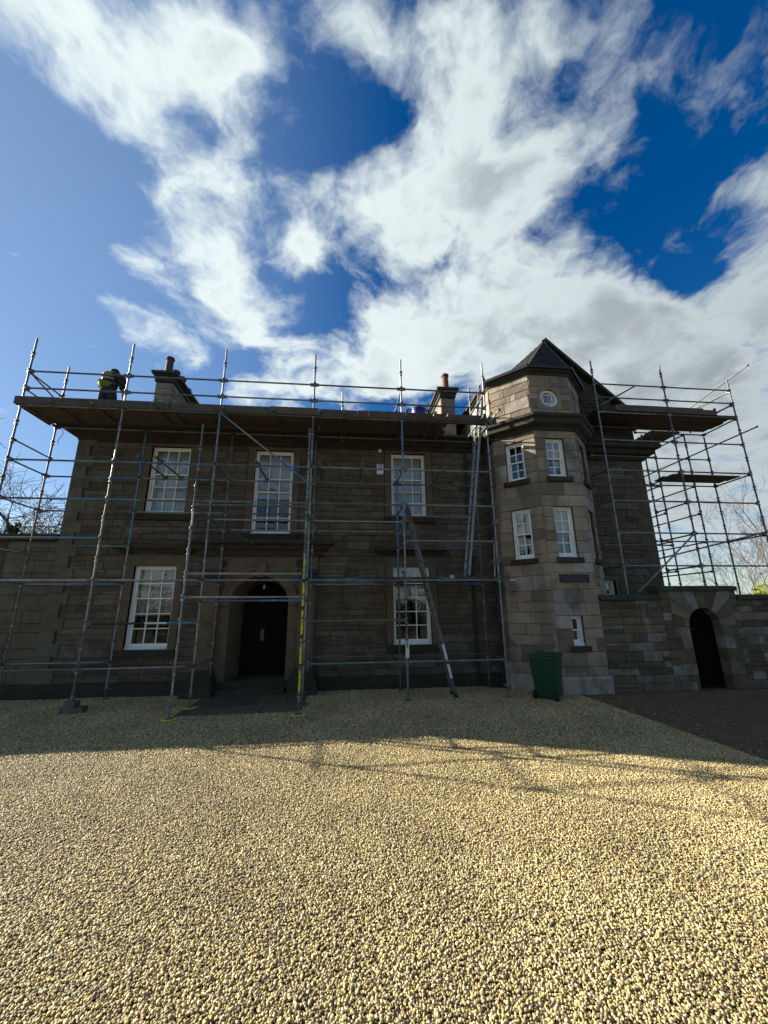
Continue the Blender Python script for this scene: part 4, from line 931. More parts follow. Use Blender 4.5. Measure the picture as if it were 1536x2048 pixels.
for z in (9.3, 8.8, 6.28, 4.3, 5.3, 3.3): rail(sg_, (GXs[0], GY, z), (GXs[0] - .25, 11.35, z - .02), 'transom', segs=[(1, 0 if z > 8 else 1)])
for z in (6.28, 5.28, 4.28, 3.3): rail(sg_, (10.66, GY, z), (10.66, HY, z), 'transom', segs=D1)
for z in (8.27, 6.27, 5.27, 4.27, 3.27, 2.3):
    rail(sg_, (11.06, HY, z), (11.06, 16.9, z), 'ledger', segs=D1); rail(sg_, (12.36, HY, z), (12.36, 16.9, z), 'ledger', segs=D1)
    for y in (14.4, 16.9): rail(sg_, (11.06, y, z), (12.36, y, z), 'transom', segs=D1)
for z in (9.3, 8.8): rail(sg_, (13.13, GY, z), (12.36, 16.9, z), 'guardrail', segs=D1)
rail(sg_, (13.32, 9.98, 9.93), (12.7, 14.2, 9.0), 'brace', segs=D1, ends=False, flange=True); rail(sg_, (13.86, 10.6, 8.02), (11.2, 13.6, 6.9), 'brace', segs=D1, ends=False, flange=True)
rail(sg_, (13.9, 10.52, 4.55), (8.4, 12.2, 3.2), 'brace', segs=D1, ends=False); rail(sg_, (10.66, GY - .05, 4.33), (8.42, GY - .05, 2.5), 'brace', segs=[(1, 0)], ends=False)
rail(sg_, (8.1, 10.4, 8.42), (9.25, 10.2, 9.05), 'brace', segs=D1, ends=False)
for (x, zt) in ((9.35, 9.35), (11.7, 9.15), (12.55, 9.2)): rail(sg_, (x, HY - .1, 8.3), (x, HY - .1, zt), 'guard_post', segs=[(1, 0)], ends=False)
rail(sg_, (9.2, HY - .1, 8.8), (8.4, HY + .6, 8.4), 'transom', segs=D1, ends=False)
deck(sg_, 8.05, 13.15, [10.62 + .235 * i for i in range(5)], 8.36, sag=.006); deck(sg_, 7.7, 10.0, [11.12], 8.05)
for i in range(5):
    y = HY
    while y < 16.8: q = MB(); x0 = 11.10 + i * .235; q.box(x0, x0 + .225, y + .02, y + 2.5, 8.36, 8.398); q.build('board', 'board', sg_); y += 2.52
for (x0, x1, z0, z1) in ((8.75, 10.6, 8.355, 8.57), (10.62, 11.9, 8.35, 8.565), (11.92, 12.35, 8.34, 8.52)):
    q = MB(); q.box(x0, x1, 10.52, 10.555, z0, z1); q.build('toe_board', 'board', sg_)
q = MB(); q.box(12.36, 12.40, 10.55, 10.62, 8.33, 8.62); q.build('toe_board', 'board', sg_)
deck(sg_, 10.72, 13.1, [10.98 + .235 * i for i in range(3)], 6.34)

# ------------------------------------------------------------------ ladders
def ladder(name, foot, top, width, n, label, mk, red=False, stick=True, cat='ladder'):
    f, t = Vector(foot), Vector(top); L = empty(name, f, label, cat, 'ladders lashed to the scaffold'); d = (t - f).normalized(); w = Vector((0, 1, 0)) * width / 2; nrm = d.cross(Vector((0, 1, 0))).normalized()
    for s in (-1, 1):
        q = MB(); q.obox((f + t) / 2 + w * s, d * (t - f).length / 2, Vector((0, .016, 0)), nrm * .036); st = q.build('stile', mk, L)
        if red and s == -1:
            q = MB(); q.obox(t + w * s - d * .30, d * .22, Vector((0, .018, 0)), nrm * .038); q.build('red_end', 'red', st)
        if stick and s == -1:
            for e in (.62, 1.08): q = MB(); q.obox(f + w * s + d * e, d * (.17 if e < 1 else .2), Vector((0, .019, 0)), nrm * .030); q.build('sticker', 'label', st)
        q = MB(); q.obox(f + w * s + d * .03, d * .04, Vector((0, .022, 0)), nrm * .045); q.build('rubber_foot', 'rubber', st)
    for i in range(n):
        p = f + d * (.25 + (t - f).length * .97 * i / n); q = MB(); q.tube(p - w, p + w, .015, 8); q.build('rung', mk, L)
ladder('ladder', (2.80, 10.28, .015), (1.68, 10.14, 4.86), .36, 18, 'grey ladder from the gravel up to the first lift, red tipped with white stickers', 'ladder', red=True)
ladder('ladder', (3.40, 10.58, 2.945), (4.22, 10.38, 9.05), .40, 22, 'tall steep ladder from the low plank platform up past the top deck', 'alu', stick=False)

# white inspection tag on the scaffold leg
t = empty('inspection_tag', (FX[4] + .0, FY - .04, 1.1), 'white plastic inspection tag strapped to a scaffold leg below the right window', 'tag')
q = MB(); x, y = FX[4], FY - .05; q.box(x - .045, x + .045, y - .012, y, .98, 1.20); q.build('card_holder', 'white_tube', t)
q = MB()
for i in range(16):
    a0, a1 = 2 * math.pi * i / 16, 2 * math.pi * (i + 1) / 16
    f_ = lambda a: Vector((x + .036 * math.cos(a), y - .006, 1.27 + .075 * math.sin(a))); q.tube(f_(a0), f_(a1), .013, 6)
q.build('loop', 'white_tube', t, smooth=True)
# lashing left hanging on the lower platform
t = empty('cloth_bundle', (2.55, 9.88, 2.9), 'pale rag and strap bundled over the rail beside the second ladder', 'rag')
q = MB(); q.obox((2.78, 9.87, 2.93), (.06, 0, .0), (0, .05, 0), (0, 0, .05)); q.build('knot', 'galv', t)
q = MB()
for i in range(6): q.tube((2.74 - i * .05, 9.86, 2.9 - .02 * math.sin(i)), (2.69 - i * .05, 9.86, 2.9 - .02 * math.sin(i + 1)), .022 - .001 * i, 7)
q.build('strap', 'teal', t)

# ------------------------------------------------------------------ paving, path slabs
pv = empty('brick_paving', (6, 8, 0), 'dark brick block paving in front of the garden wall', 'paving'); pv['kind'] = 'structure'
q = MB(); q.box(5.98, 20, 0, 9.97, -.012, -.006); q.build('bedding', 'ground', pv)
PAV = []
rp = random.Random(12)
y = 3.2
row = 0
while y < 9.9:
    x = 6.09 - (.105 if row % 2 else 0)
    while x < min(13.2, 1.25 * y + 1.2):
        x0 = max(6.09, x); 
        if x + .21 - x0 > .06: PAV.append((x0 + .004, x + .206, y + .006, y + .100))
        x += .21
    y += .105; row += 1
y = 3.2
while y < 9.85: PAV.append((5.975, 6.082, y + .003, y + .208)); y += .212
PAV.sort(key=lambda b: math.hypot(b[0], b[2]))
PM = []
for v in range(4):
    q = MB(); t = .004; q.add([(-.5, -.5, -.05), (.5, -.5, -.05), (.5, .5, -.05), (-.5, .5, -.05), (-.5, -.5, -.004), (.5, -.5, -.004), (.5, .5, -.004), (-.5, .5, -.004), (-.475, -.45, 0), (.475, -.45, random.uniform(-.002, .002)), (.475, .45, 0), (-.475, .45, random.uniform(-.002, .002))],
        [(0, 1, 5, 4), (1, 2, 6, 5), (2, 3, 7, 6), (3, 0, 4, 7), (4, 5, 9, 8), (5, 6, 10, 9), (6, 7, 11, 10), (7, 4, 8, 11), (8, 9, 10, 11)]); PM.append(q)
PME = [None] * 4; rest = MB()
for i, (x0, x1, y0, y1) in enumerate(PAV):
    c = Vector(((x0 + x1) / 2, (y0 + y1) / 2, .012 + rp.uniform(-.003, .003))); k = rp.randrange(4)
    if i < 300:
        if PME[k] is None: ob = PM[k].build('paver', 'paver'); PME[k] = ob.data
        else: ob = bpy.data.objects.new('paver', PME[k]); C.objects.link(ob)
        ob.parent = pv; ob.location = c - pv.location; ob.scale = (x1 - x0, y1 - y0, 1)
    else:
        rest.rv = rp.random(); rest.add([(c.x + vx * (x1 - x0), c.y + vy * (y1 - y0), c.z + vz) for vx, vy, vz in PM[k].v], PM[k].f)
stuff(rest.build('paver_rows', 'paver', pv, rnd=True))
pa = empty('stone_path', (-2.2, 10, 0), 'worn stone flags leading from the gravel to the front door', 'path'); pa['kind'] = 'structure'
for (x0, x1, y0, y1) in ((-3.50, -2.62, 9.24, 9.98), (-2.61, -1.78, 9.26, 9.9), (-1.77, -.90, 9.30, 9.98), (-3.48, -2.95, 9.99, 10.97), (-2.94, -2.05, 9.91, 10.97), (-2.04, -1.35, 9.99, 10.97), (-1.34, -.88, 9.99, 10.97)):
    q = MB(); h = random.uniform(.018, .026); q.add([(x0, y0, -.05), (x1, y0, -.05), (x1, y1, -.05), (x0, y1, -.05), (x0, y0, h - .006), (x1, y0, h - .006), (x1, y1, h - .006), (x0, y1, h - .006), (x0 + .012, y0 + .012, h), (x1 - .012, y0 + .012, h), (x1 - .012, y1 - .012, h), (x0 + .012, y1 - .012, h)],
        [(0, 1, 5, 4), (1, 2, 6, 5), (2, 3, 7, 6), (3, 0, 4, 7), (4, 5, 9, 8), (5, 6, 10, 9), (6, 7, 11, 10), (7, 4, 8, 11), (8, 9, 10, 11)]); q.rv = random.random(); q.build('paving_slab', 'slab', pa, rnd=True)

# ------------------------------------------------------------------ gravel
def pebble_mat():
    m = bpy.data.materials.new('cream_pebbles'); m.use_nodes = True; nt = m.node_tree; N = nt.nodes; L = nt.links; p = N['Principled BSDF']
    p.inputs['Roughness'].default_value = .62; p.inputs['Specular IOR Level'].default_value = .35
    oi = N.new('ShaderNodeObjectInfo'); r = N.new('ShaderNodeValToRGB'); r.color_ramp.interpolation = 'CONSTANT'; L.new(oi.outputs['Random'], r.inputs[0])
    cols = [(0, (0.465, 0.366, 0.168)), (.16, (0.535, 0.434, 0.226)), (.30, (0.415, 0.327, 0.139)), (.44, (0.565, 0.463, 0.259)), (.56, (0.450, 0.375, 0.149)), (.66, (0.375, 0.288, 0.149)), (.74, (0.510, 0.405, 0.168)), (.84, (0.290, 0.219, 0.125)), (.875, (0.620, 0.531, 0.365)), (.905, (0.200, 0.161, 0.110)), (.94, (0.370, 0.210, 0.096)), (.955, (0.130, 0.098, 0.075)), (.97, (0.410, 0.332, 0.240)), (.993, (0.300, 0.127, 0.067))]
    e = r.color_ramp.elements
    while len(e) < len(cols): e.new(.5)
    for i, (ps, c) in enumerate(cols): e[i].position = ps; e[i].color = (*c, 1)
    geo = N.new('ShaderNodeNewGeometry'); nz = N.new('ShaderNodeTexNoise'); nz.inputs['Scale'].default_value = 140; nz.inputs['Detail'].default_value = 3; L.new(geo.outputs['Position'], nz.inputs['Vector'])
    mr = N.new('ShaderNodeMapRange'); L.new(nz.outputs[0], mr.inputs[0]); mr.inputs[1].default_value = .3; mr.inputs[2].default_value = .7; mr.inputs[3].default_value = .74; mr.inputs[4].default_value = 1.1
    # broad drifts of paler and dirtier stones
    n2 = N.new('ShaderNodeTexNoise'); n2.inputs['Scale'].default_value = .9; n2.inputs['Detail'].default_value = 5; L.new(geo.outputs['Position'], n2.inputs['Vector'])
    m2 = N.new('ShaderNodeMapRange'); L.new(n2.outputs[0], m2.inputs[0]); m2.inputs[1].default_value = .34; m2.inputs[2].default_value = .62; m2.inputs[3].default_value = .80; m2.inputs[4].default_value = 1.04
    r2 = N.new('ShaderNodeMath'); r2.operation = 'FRACT'; r3 = N.new('ShaderNodeMath'); r3.operation = 'MULTIPLY'; L.new(oi.outputs['Random'], r3.inputs[0]); r3.inputs[1].default_value = 71.3; L.new(r3.outputs[0], r2.inputs[0])
    r4 = N.new('ShaderNodeMapRange'); L.new(r2.outputs[0], r4.inputs[0]); r4.inputs[3].default_value = .45; r4.inputs[4].default_value = 1.32
    r5 = N.new('ShaderNodeMath'); r5.operation = 'MULTIPLY'; L.new(mr.outputs[0], r5.inputs[0]); L.new(r4.outputs[0], r5.inputs[1])
    mu = N.new('ShaderNodeMath'); mu.operation = 'MULTIPLY'; L.new(r5.outputs[0], mu.inputs[0]); L.new(m2.outputs[0], mu.inputs[1])
    mx = N.new('ShaderNodeMix'); mx.data_type = 'RGBA'; mx.blend_type = 'MULTIPLY'; mx.inputs[0].default_value = 1; L.new(r.outputs[0], mx.inputs[6]); L.new(mu.outputs[0], mx.inputs[7]); L.new(mx.outputs[2], p.inputs['Base Color'])
    return m
M['pebble'] = pebble_mat()
def gravel():
    import numpy as np
    rg = np.random.default_rng(3)
    def grid(ya, yb, s):
        ys = np.arange(ya, yb, s * .866); out = []
        for k, y in enumerate(ys):
            hw = 1.34 * y + 1.3; x = np.arange(max(-hw, -11.5), min(hw, 5.97), s) + (s / 2 if k % 2 else 0); out.append(np.stack([x, np.full_like(x, y)], 1))
        p = np.concatenate(out); p += rg.uniform(-.42 * s, .42 * s, p.shape); return p
    a = grid(.9, 6.9, .0146); b = grid(6.9, 11.42, .0212); p = np.concatenate([a, b])
    sc = np.concatenate([np.ones(len(a)), np.full(len(b), 1.36)])
    keep = ~((p[:, 0] > -3.49) & (p[:, 0] < -.89) & (p[:, 1] > 9.26) & (p[:, 1] < 11)) & ~((p[:, 0] + p[:, 1] > 15.42) & (p[:, 1] > 9.9)) & (p[:, 0] < 5.97)
    p, sc = p[keep], sc[keep]; n = len(p)
    z = np.where(p[:, 1] > 6.9, rg.uniform(-.013, .004, n), rg.uniform(-.011, .0035, n)) + .006 * np.sin(p[:, 0] * 2.3 + p[:, 1] * 1.1) * np.sin(p[:, 1] * 2.9 - .5 * p[:, 0])
    # a few strays kicked on to the paving
    st = np.stack([rg.uniform(6.0, 7.2, 240) ** 1.0, rg.uniform(4.4, 9.6, 240)], 1); p = np.concatenate([p, st]); z = np.concatenate([z, np.full(240, .016)]); sc = np.concatenate([sc, np.full(240, .9)]); n = len(p)
    co = np.concatenate([p, z[:, None]], 1).astype('f4')
    me = bpy.data.meshes.new('gravel'); me.vertices.add(n); me.vertices.foreach_set('co', co.ravel())
    at = me.attributes.new('size', 'FLOAT', 'POINT'); at.data.foreach_set('value', (sc * (.60 + .85 * rg.random(n) ** 1.35)).astype('f4'))
    me.materials.append(M['pebble'])
    o = bpy.data.objects.new('gravel', me); C.objects.link(o); tag(o, 'cream and buff pea gravel spread over the yard', 'gravel', kind='stuff')
    ng = bpy.data.node_groups.new('scatter_pebbles', 'GeometryNodeTree')
    ng.interface.new_socket('Geometry', in_out='INPUT', socket_type='NodeSocketGeometry'); ng.interface.new_socket('Geometry', in_out='OUTPUT', socket_type='NodeSocketGeometry')
    N, L = ng.nodes, ng.links; gi = N.new('NodeGroupInput'); go = N.new('NodeGroupOutput'); jn = N.new('GeometryNodeJoinGeometry')
    for k, dims in enumerate(((.0125, .0095, .0075), (.0110, .0100, .0082), (.0140, .0088, .0070), (.0118, .0085, .0088), (.0105, .0092, .0062), (.0132, .0105, .0072))):
        ic = N.new('GeometryNodeMeshIcoSphere'); ic.inputs['Radius'].default_value = 1; ic.inputs['Subdivisions'].default_value = 2
        sp = N.new('GeometryNodeSetPosition'); nz = N.new('ShaderNodeTexNoise'); nz.inputs['Scale'].default_value = .9; nz.inputs['Detail'].default_value = 1
        ps = N.new('GeometryNodeInputPosition'); av = N.new('ShaderNodeVectorMath'); av.operation = 'ADD'; av.inputs[1].default_value = (k * 7.3, k * 3.1, k); L.new(ps.outputs[0], av.inputs[0]); L.new(av.outputs[0], nz.inputs['Vector'])
        sb = N.new('ShaderNodeVectorMath'); sb.operation = 'SUBTRACT'; L.new(nz.outputs['Color'], sb.inputs[0]); sb.inputs[1].default_value = (.5, .5, .5)
        sc_ = N.new('ShaderNodeVectorMath'); sc_.operation = 'SCALE'; L.new(sb.outputs[0], sc_.inputs[0]); sc_.inputs['Scale'].default_value = 1.25
        L.new(ic.outputs[0], sp.inputs['Geometry']); L.new(sc_.outputs[0], sp.inputs['Offset'])
        tr = N.new('GeometryNodeTransform'); tr.inputs['Scale'].default_value = tuple(d * .78 for d in dims); L.new(sp.outputs[0], tr.inputs['Geometry'])
        sh = N.new('GeometryNodeSetShadeSmooth'); L.new(tr.outputs[0], sh.inputs[0])
        sm = N.new('GeometryNodeSetMaterial'); sm.inputs['Material'].default_value = M['pebble']; L.new(sh.outputs[0], sm.inputs['Geometry'])
        g2 = N.new('GeometryNodeGeometryToInstance'); L.new(sm.outputs[0], g2.inputs[0]); L.new(g2.outputs[0], jn.inputs[0])
    ip = N.new('GeometryNodeInstanceOnPoints'); ip.inputs['Pick Instance'].default_value = True
    ri = N.new('FunctionNodeRandomValue'); ri.data_type = 'INT'; ri.inputs[4].default_value = 0; ri.inputs[5].default_value = 5
    rv = N.new('FunctionNodeRandomValue'); rv.data_type = 'FLOAT_VECTOR'; rv.inputs[0].default_value = (-.55, -.55, 0); rv.inputs[1].default_value = (.55, .55, 6.283); rv.inputs['Seed'].default_value = 4
    na = N.new('GeometryNodeInputNamedAttribute'); na.data_type = 'FLOAT'; na.inputs[0].default_value = 'size'
    L.new(gi.outputs[0], ip.inputs['Points']); L.new(jn.outputs[0], ip.inputs['Instance']); L.new(ri.outputs[2], ip.inputs['Instance Index']); L.new(rv.outputs[0], ip.inputs['Rotation']); L.new(na.outputs[0], ip.inputs['Scale']); L.new(ip.outputs[0], go.inputs[0])
    md = o.modifiers.new('pebbles', 'NODES'); md.node_group = ng
gravel()
q = MB(); rl = random.Random(8)
for i in range(70):
    x, y = rl.uniform(6.4, 9.4), 9.98 - abs(rl.gauss(0, .12)); a = rl.uniform(0, 6.3); s = rl.uniform(.012, .03); dx, dy = math.cos(a) * s, math.sin(a) * s; z = rl.uniform(.018, .026)
    q.add([(x - dx, y - dy, z), (x + dy * .5, y - dx * .5, z + .008), (x + dx, y + dy, z + .002), (x - dy * .5, y + dx * .5, z + .004)], [(0, 1, 2, 3)])
for i in range(130):
    x, y = rl.uniform(-8, 4.4), 11.4 - abs(rl.gauss(0, .25)); a = rl.uniform(0, 6.3); s = rl.uniform(.01, .028); dx, dy = math.cos(a) * s, math.sin(a) * s; z = rl.uniform(.014, .024)
    if -4.2 < x < -.5: continue
    q.add([(x - dx, y - dy, z), (x + dy * .5, y - dx * .5, z + .008), (x + dx, y + dy, z + .002), (x - dy * .5, y + dx * .5, z + .004)], [(0, 1, 2, 3)])
o = q.build('fallen_leaves', 'leaf_brown'); tag(o, 'withered leaves blown along the foot of the house and garden wall', 'leaves', kind='stuff')

# ------------------------------------------------------------------ wheelie bin
def moved(m, org, ang, k=1.08):
    c, s = math.cos(ang), math.sin(ang); m.v = [(org[0] + (x * c - y * s) * k, org[1] + (x * s + y * c) * k, org[2] + z) for x, y, z in m.v]; return m
BO, BA = (5.02, 9.74, .0), rad(-44)
bn = empty('wheelie_bin', BO, 'tall dark green wheelie bin standing on the gravel against the turret', 'bin')
def hull(m, levels, mi=0):
    k = len(levels[0][1]); vs = []; fs = []
    for z, pts in levels: vs += [(x, y, z) for x, y in pts]
    for j in range(len(levels) - 1):
        for i in range(k): fs.append((j * k + i, j * k + (i + 1) % k, (j + 1) * k + (i + 1) % k, (j + 1) * k + i))
    fs.append(tuple(reversed(range(k)))); fs.append(tuple((len(levels) - 1) * k + i for i in range(k))); return m.add(vs, fs, mi)
def rrect(w, d, r, oy=0, n=4):
    out = []
    for cx, cy, a0 in ((w - r, d - r, 0), (-w + r, d - r, 90), (-w + r, -d + r, 180), (w - r, -d + r, 270)):
        out += [(cx + r * math.cos(rad(a0 + 90 * i / n)), cy + r * math.sin(rad(a0 + 90 * i / n)) + oy) for i in range(n + 1)]
    return out
q = MB(); hull(q, [(.05, rrect(.215, .24, .05)), (.12, rrect(.225, .255, .05)), (.90, rrect(.27, .335, .05)), (.935, rrect(.275, .34, .05)), (.936, rrect(.295, .37, .04)), (.985, rrect(.295, .37, .04)), (.986, rrect(.27, .34, .04))]); moved(q, BO, BA).build('body', 'bin', bn, smooth=True)
q = MB(); hull(q, [(.987, rrect(.30, .385, .05)), (1.012, rrect(.305, .39, .05)), (1.03, rrect(.27, .34, .06)), (1.045, rrect(.2, .24, .07)), (1.05, rrect(.08, .1, .05))]); moved(q, BO, BA).build('lid', 'bin', bn, smooth=True)
q = MB(); q.tube((-.24, -.42, 1.02), (.24, -.42, 1.02), .017, 8)
for x in (-.22, 0, .22): q.obox((x, -.385, 1.0), (.018, 0, 0), (0, .045, 0), (0, 0, .026))
moved(q, BO, BA).build('handle', 'bin', bn, smooth=True)
for x in (-.235, .235):
    q = MB(); n = 18; q.tube((x - .028, -.235, .10), (x + .028, -.235, .10), .10, 18); moved(q, BO, BA); w = q.build('wheel', 'rubber', bn, smooth=True)
    q = MB(); q.tube((x - .032, -.235, .10), (x + .032, -.235, .10), .05, 12); moved(q, BO, BA).build('hub', 'bin', w)
q = MB(); q.tube((-.25, -.235, .10), (.25, -.235, .10), .012, 8); moved(q, BO, BA).build('axle', 'galv_dull', bn)
q = MB(); q.box(-.03, .03, -.312, -.30, .72, .9); q.box(-.10, .10, .25, .262, .2, .32); moved(q, BO, BA).build('rib', 'bin', bn)

# ------------------------------------------------------------------ small fittings on the walls
ab = empty('alarm_box', (1.085, 11.48, 6.26), 'white and blue burglar alarm box on the wall beside the upper right window', 'alarm box')
q = MB(); q.box(.98, 1.19, 11.41, 11.485, 6.26, 6.60); q.add([(.995, 11.395, 6.275), (1.175, 11.395, 6.275), (1.175, 11.395, 6.585), (.995, 11.395, 6.585), (.98, 11.4105, 6.26), (1.19, 11.4105, 6.26), (1.19, 11.4105, 6.60), (.98, 11.4105, 6.60)], [(0, 1, 2, 3), (0, 4, 5, 1), (1, 5, 6, 2), (2, 6, 7, 3), (3, 7, 4, 0)]); q.build('casing', 'box_white', ab)
q = MB(); q.box(1.03, 1.145, 11.388, 11.396, 6.372, 6.49); em = q.build('emblem', 'box_blue', ab)
q = MB(); q.add([(1.075, 11.3855, 6.47), (1.115, 11.3855, 6.47), (1.10, 11.3855, 6.395), (1.075, 11.3855, 6.43), (1.075, 11.388, 6.47), (1.115, 11.388, 6.47), (1.10, 11.388, 6.395), (1.075, 11.388, 6.43)], [(0, 1, 2, 3), (0, 4, 5, 1), (1, 5, 6, 2), (2, 6, 7, 3), (3, 7, 4, 0)]); q.build('emblem_wedge', 'box_white', em)
q = MB(); q.box(1.01, 1.16, 11.39, 11.396, 6.53, 6.565); q.build('lens_strip', 'lead', ab)
sl = empty('security_light', (1.08, 11.4, 7.0), 'small pale security light under the eaves beside the upper right window', 'light')
q = MB(); q.lathe(1.08, 11.42, [(.001, 6.99), (.04, 7.0), (.06, 7.04), (.055, 7.08), (.03, 7.10), (.001, 7.1)], 12); q.build('globe', 'white', sl, smooth=True)
q = MB(); q.tube((1.08, 11.42, 7.09), (1.08, 11.5, 7.1), .018, 8); q.build('bracket', 'pipe', sl)
pq = empty('name_plaque', (6.2, 9.97, 2.8), 'long dark slate plaque mounted on the front of the turret', 'plaque')
q = MB(); q.box(5.80, 6.60, 9.955, 9.985, 2.80, 2.985); q.build('slate_panel', 'sign', pq)
q = MB()
for (a, b, c, d) in ((5.785, 6.615, 2.785, 2.805), (5.785, 6.615, 2.98, 3.0), (5.785, 5.805, 2.805, 2.98), (6.595, 6.615, 2.805, 2.98)): q.box(a, b, 9.945, 9.984, c, d)
q.build('plaque_frame', 'pipe', pq)
lt = empty('porch_lantern', (-2.40, 12.2, 2.75), 'small dim lantern hanging in the arch of the porch', 'lantern')
q = MB(); q.tube((-2.40, 12.2, 2.93), (-2.40, 12.2, 3.02), .008, 6); q.box(-2.45, -2.35, 12.15, 12.25, 2.91, 2.93); q.box(-2.45, -2.35, 12.15, 12.25, 2.74, 2.755)
for dx in (-.046, .046):
    for dy in (-.046, .046): q.box(-2.40 + dx - .005, -2.40 + dx + .005, 12.2 + dy - .005, 12.2 + dy + .005, 2.755, 2.91)
q.build('lantern_frame', 'pipe', lt)
q = MB(); q.lathe(-2.40, 12.2, [(.001, 2.76), (.028, 2.77), (.03, 2.86), (.012, 2.89), (.001, 2.89)], 10); q.build('frosted_bulb', 'box_white', lt, smooth=True)
bk = empty('tub', (2.13, 10.22, 7.473), 'blue flexible builders tub with looped handles on the top deck', 'tub')
q = MB(); q.lathe(2.13, 10.22, [(.17, 7.475), (.215, 7.80), (.235, 7.875), (.225, 7.88), (.205, 7.80), (.16, 7.50), (.02, 7.49)], 22); q.build('body', 'bucket', bk, smooth=True)
for s in (-1, 1):
    q = MB(); pts = [Vector((2.13 + s * (.225 + .10 * math.sin(t * math.pi / 8)), 10.22 + .06 * math.cos(t * math.pi / 8), 7.83 + .085 * math.sin(t * math.pi / 8))) for t in range(9)]
    for a, b in zip(pts[:-1], pts[1:]): q.tube(a, b, .014, 7)
    q.build('handle', 'bucket', bk, smooth=True)
lc = MB(); pts = [Vector((-8.25 + .05 * math.sin(t * .7), 11.2, 7.30 - .055 * t + (.0 if t < 6 else .01 * (t - 6)))) for t in range(10)]
for a, b in zip(pts[:-1], pts[1:]): lc.tube(a, b, .007, 6)
o = lc.build('loose_cable', 'pipe'); tag(o, 'thin black cable dangling from the eaves at the left corner', 'cable')

# ------------------------------------------------------------------ roofer on the top deck
def skin(name, verts, edges, radii, mk, parent, lv=2, root=0):
    off = wloc(parent); me = bpy.data.meshes.new(name); me.from_pydata([Vector(v) for v in verts], edges, []); me.materials.append(M[mk])
    o = bpy.data.objects.new(name, me); C.objects.link(o); o.parent = parent
    md = o.modifiers.new('skin', 'SKIN'); md.use_smooth_shade = True; md.branch_smoothing = .4
    sv = me.skin_vertices[0].data if me.skin_vertices else None
    if sv is None:
        import bmesh
        bm = bmesh.new(); bm.from_mesh(me); bm.verts.layers.skin.verify(); bm.to_mesh(me); bm.free(); sv = me.skin_vertices[0].data
    for i, r in enumerate(radii): sv[i].radius = r if isinstance(r, tuple) else (r, r); sv[i].use_root = (i == root)
    s = o.modifiers.new('sub', 'SUBSURF'); s.levels = lv; s.render_levels = lv
    return o
pr = empty('person', (-7.06, 11.0, 7.54), 'roofer seen from behind, head bowed, on the top deck in a hi-vis vest', 'person')
V = [(0, 0, .98), (0, .02, 1.18), (0, .05, 1.38), (0, .10, 1.52), (-.04, .15, 1.63), (-.055, .22, 1.71), (-.06, .30, 1.70),
     (-.10, .0, .95), (-.135, .04, .52), (-.15, -.02, .10), (-.16, .13, .045), (.10, .0, .95), (.135, .04, .52), (.15, -.02, .10), (.16, .13, .045),
     (-.21, .08, 1.49), (-.29, .10, 1.22), (-.27, .30, 1.08), (.22, .10, 1.54), (.315, .06, 1.24), (.33, .14, .98)]
Eg = [(0, 1), (1, 2), (2, 3), (3, 4), (4, 5), (5, 6), (0, 7), (7, 8), (8, 9), (9, 10), (0, 11), (11, 12), (12, 13), (13, 14), (3, 15), (15, 16), (16, 17), (3, 18), (18, 19), (19, 20)]
Rd = [.125, .125, .135, .10, .06, .095, .09, .085, .058, .042, .04, .085, .058, .042, .04, .06, .045, .032, .06, .045, .032]
for (wi, s, dv) in ((17, -1, Vector((.15, .75, -.65))), (20, 1, Vector((0, .35, -.94)))):   # palm, four fingers, thumb
    w = Vector(V[wi]); dv.normalize(); sd = Vector((1, 0, 0)); b = len(V); V.append(tuple(w + dv * .06)); Rd.append(.034); Eg.append((wi, b))
    for k, (ln, so) in enumerate(((.055, -.03), (.065, -.01), (.06, .012), (.048, .032))):
        p0 = w + dv * .10 + sd * so; p1 = p0 + dv * ln * .5 + Vector((0, .012, 0)); p2 = p1 + dv * ln * .4 + Vector((0, .028, 0)); i = len(V)
        V += [tuple(p0), tuple(p1), tuple(p2)]; Rd += [.010, .009, .008]; Eg += [(b, i), (i, i + 1), (i + 1, i + 2)]
    i = len(V); V += [tuple(w + dv * .05 - sd * s * .045), tuple(w + dv * .09 - sd * s * .06 + Vector((0, .02, 0)))]; Rd += [.011, .009]; Eg += [(b, i), (i, i + 1)]
skin('body', V, Eg, Rd, 'skin', pr)
skin('trousers', [(0, 0, 1.14), (0, -.01, .98), (-.12, 0, .86), (-.15, .03, .50), (-.155, -.02, .10), (.12, 0, .86), (.15, .03, .50), (.155, -.02, .10)], [(0, 1), (1, 2), (2, 3), (3, 4), (1, 5), (5, 6), (6, 7)], [(.215, .17), (.22, .18), .155, .12, .10, .155, .12, .10], 'trouser', pr)
skin('jacket', [(0, .0, 1.0), (0, .02, 1.16), (.01, .05, 1.36), (.02, .09, 1.50), (-.23, .07, 1.48), (-.31, .08, 1.22), (-.28, .27, 1.10), (.24, .09, 1.53), (.33, .04, 1.24), (.34, .10, 1.03)], [(0, 1), (1, 2), (2, 3), (3, 4), (4, 5), (5, 6), (3, 7), (7, 8), (8, 9)], [(.22, .18), (.235, .19), (.25, .19), (.20, .16), .13, .095, .08, .16, .115, .09], 'jacket', pr)
skin('hi_vis_vest', [(-.04, -.02, 1.0), (-.045, -.015, 1.16), (-.05, .01, 1.36), (-.055, .045, 1.52), (-.23, .05, 1.50), (.10, .06, 1.55)], [(0, 1), (1, 2), (2, 3), (3, 4), (3, 5)], [(.225, .185), (.235, .20), (.25, .20), (.225, .17), .145, .13], 'hivis', pr)
q = MB()   # dull grey reflective bands round the vest
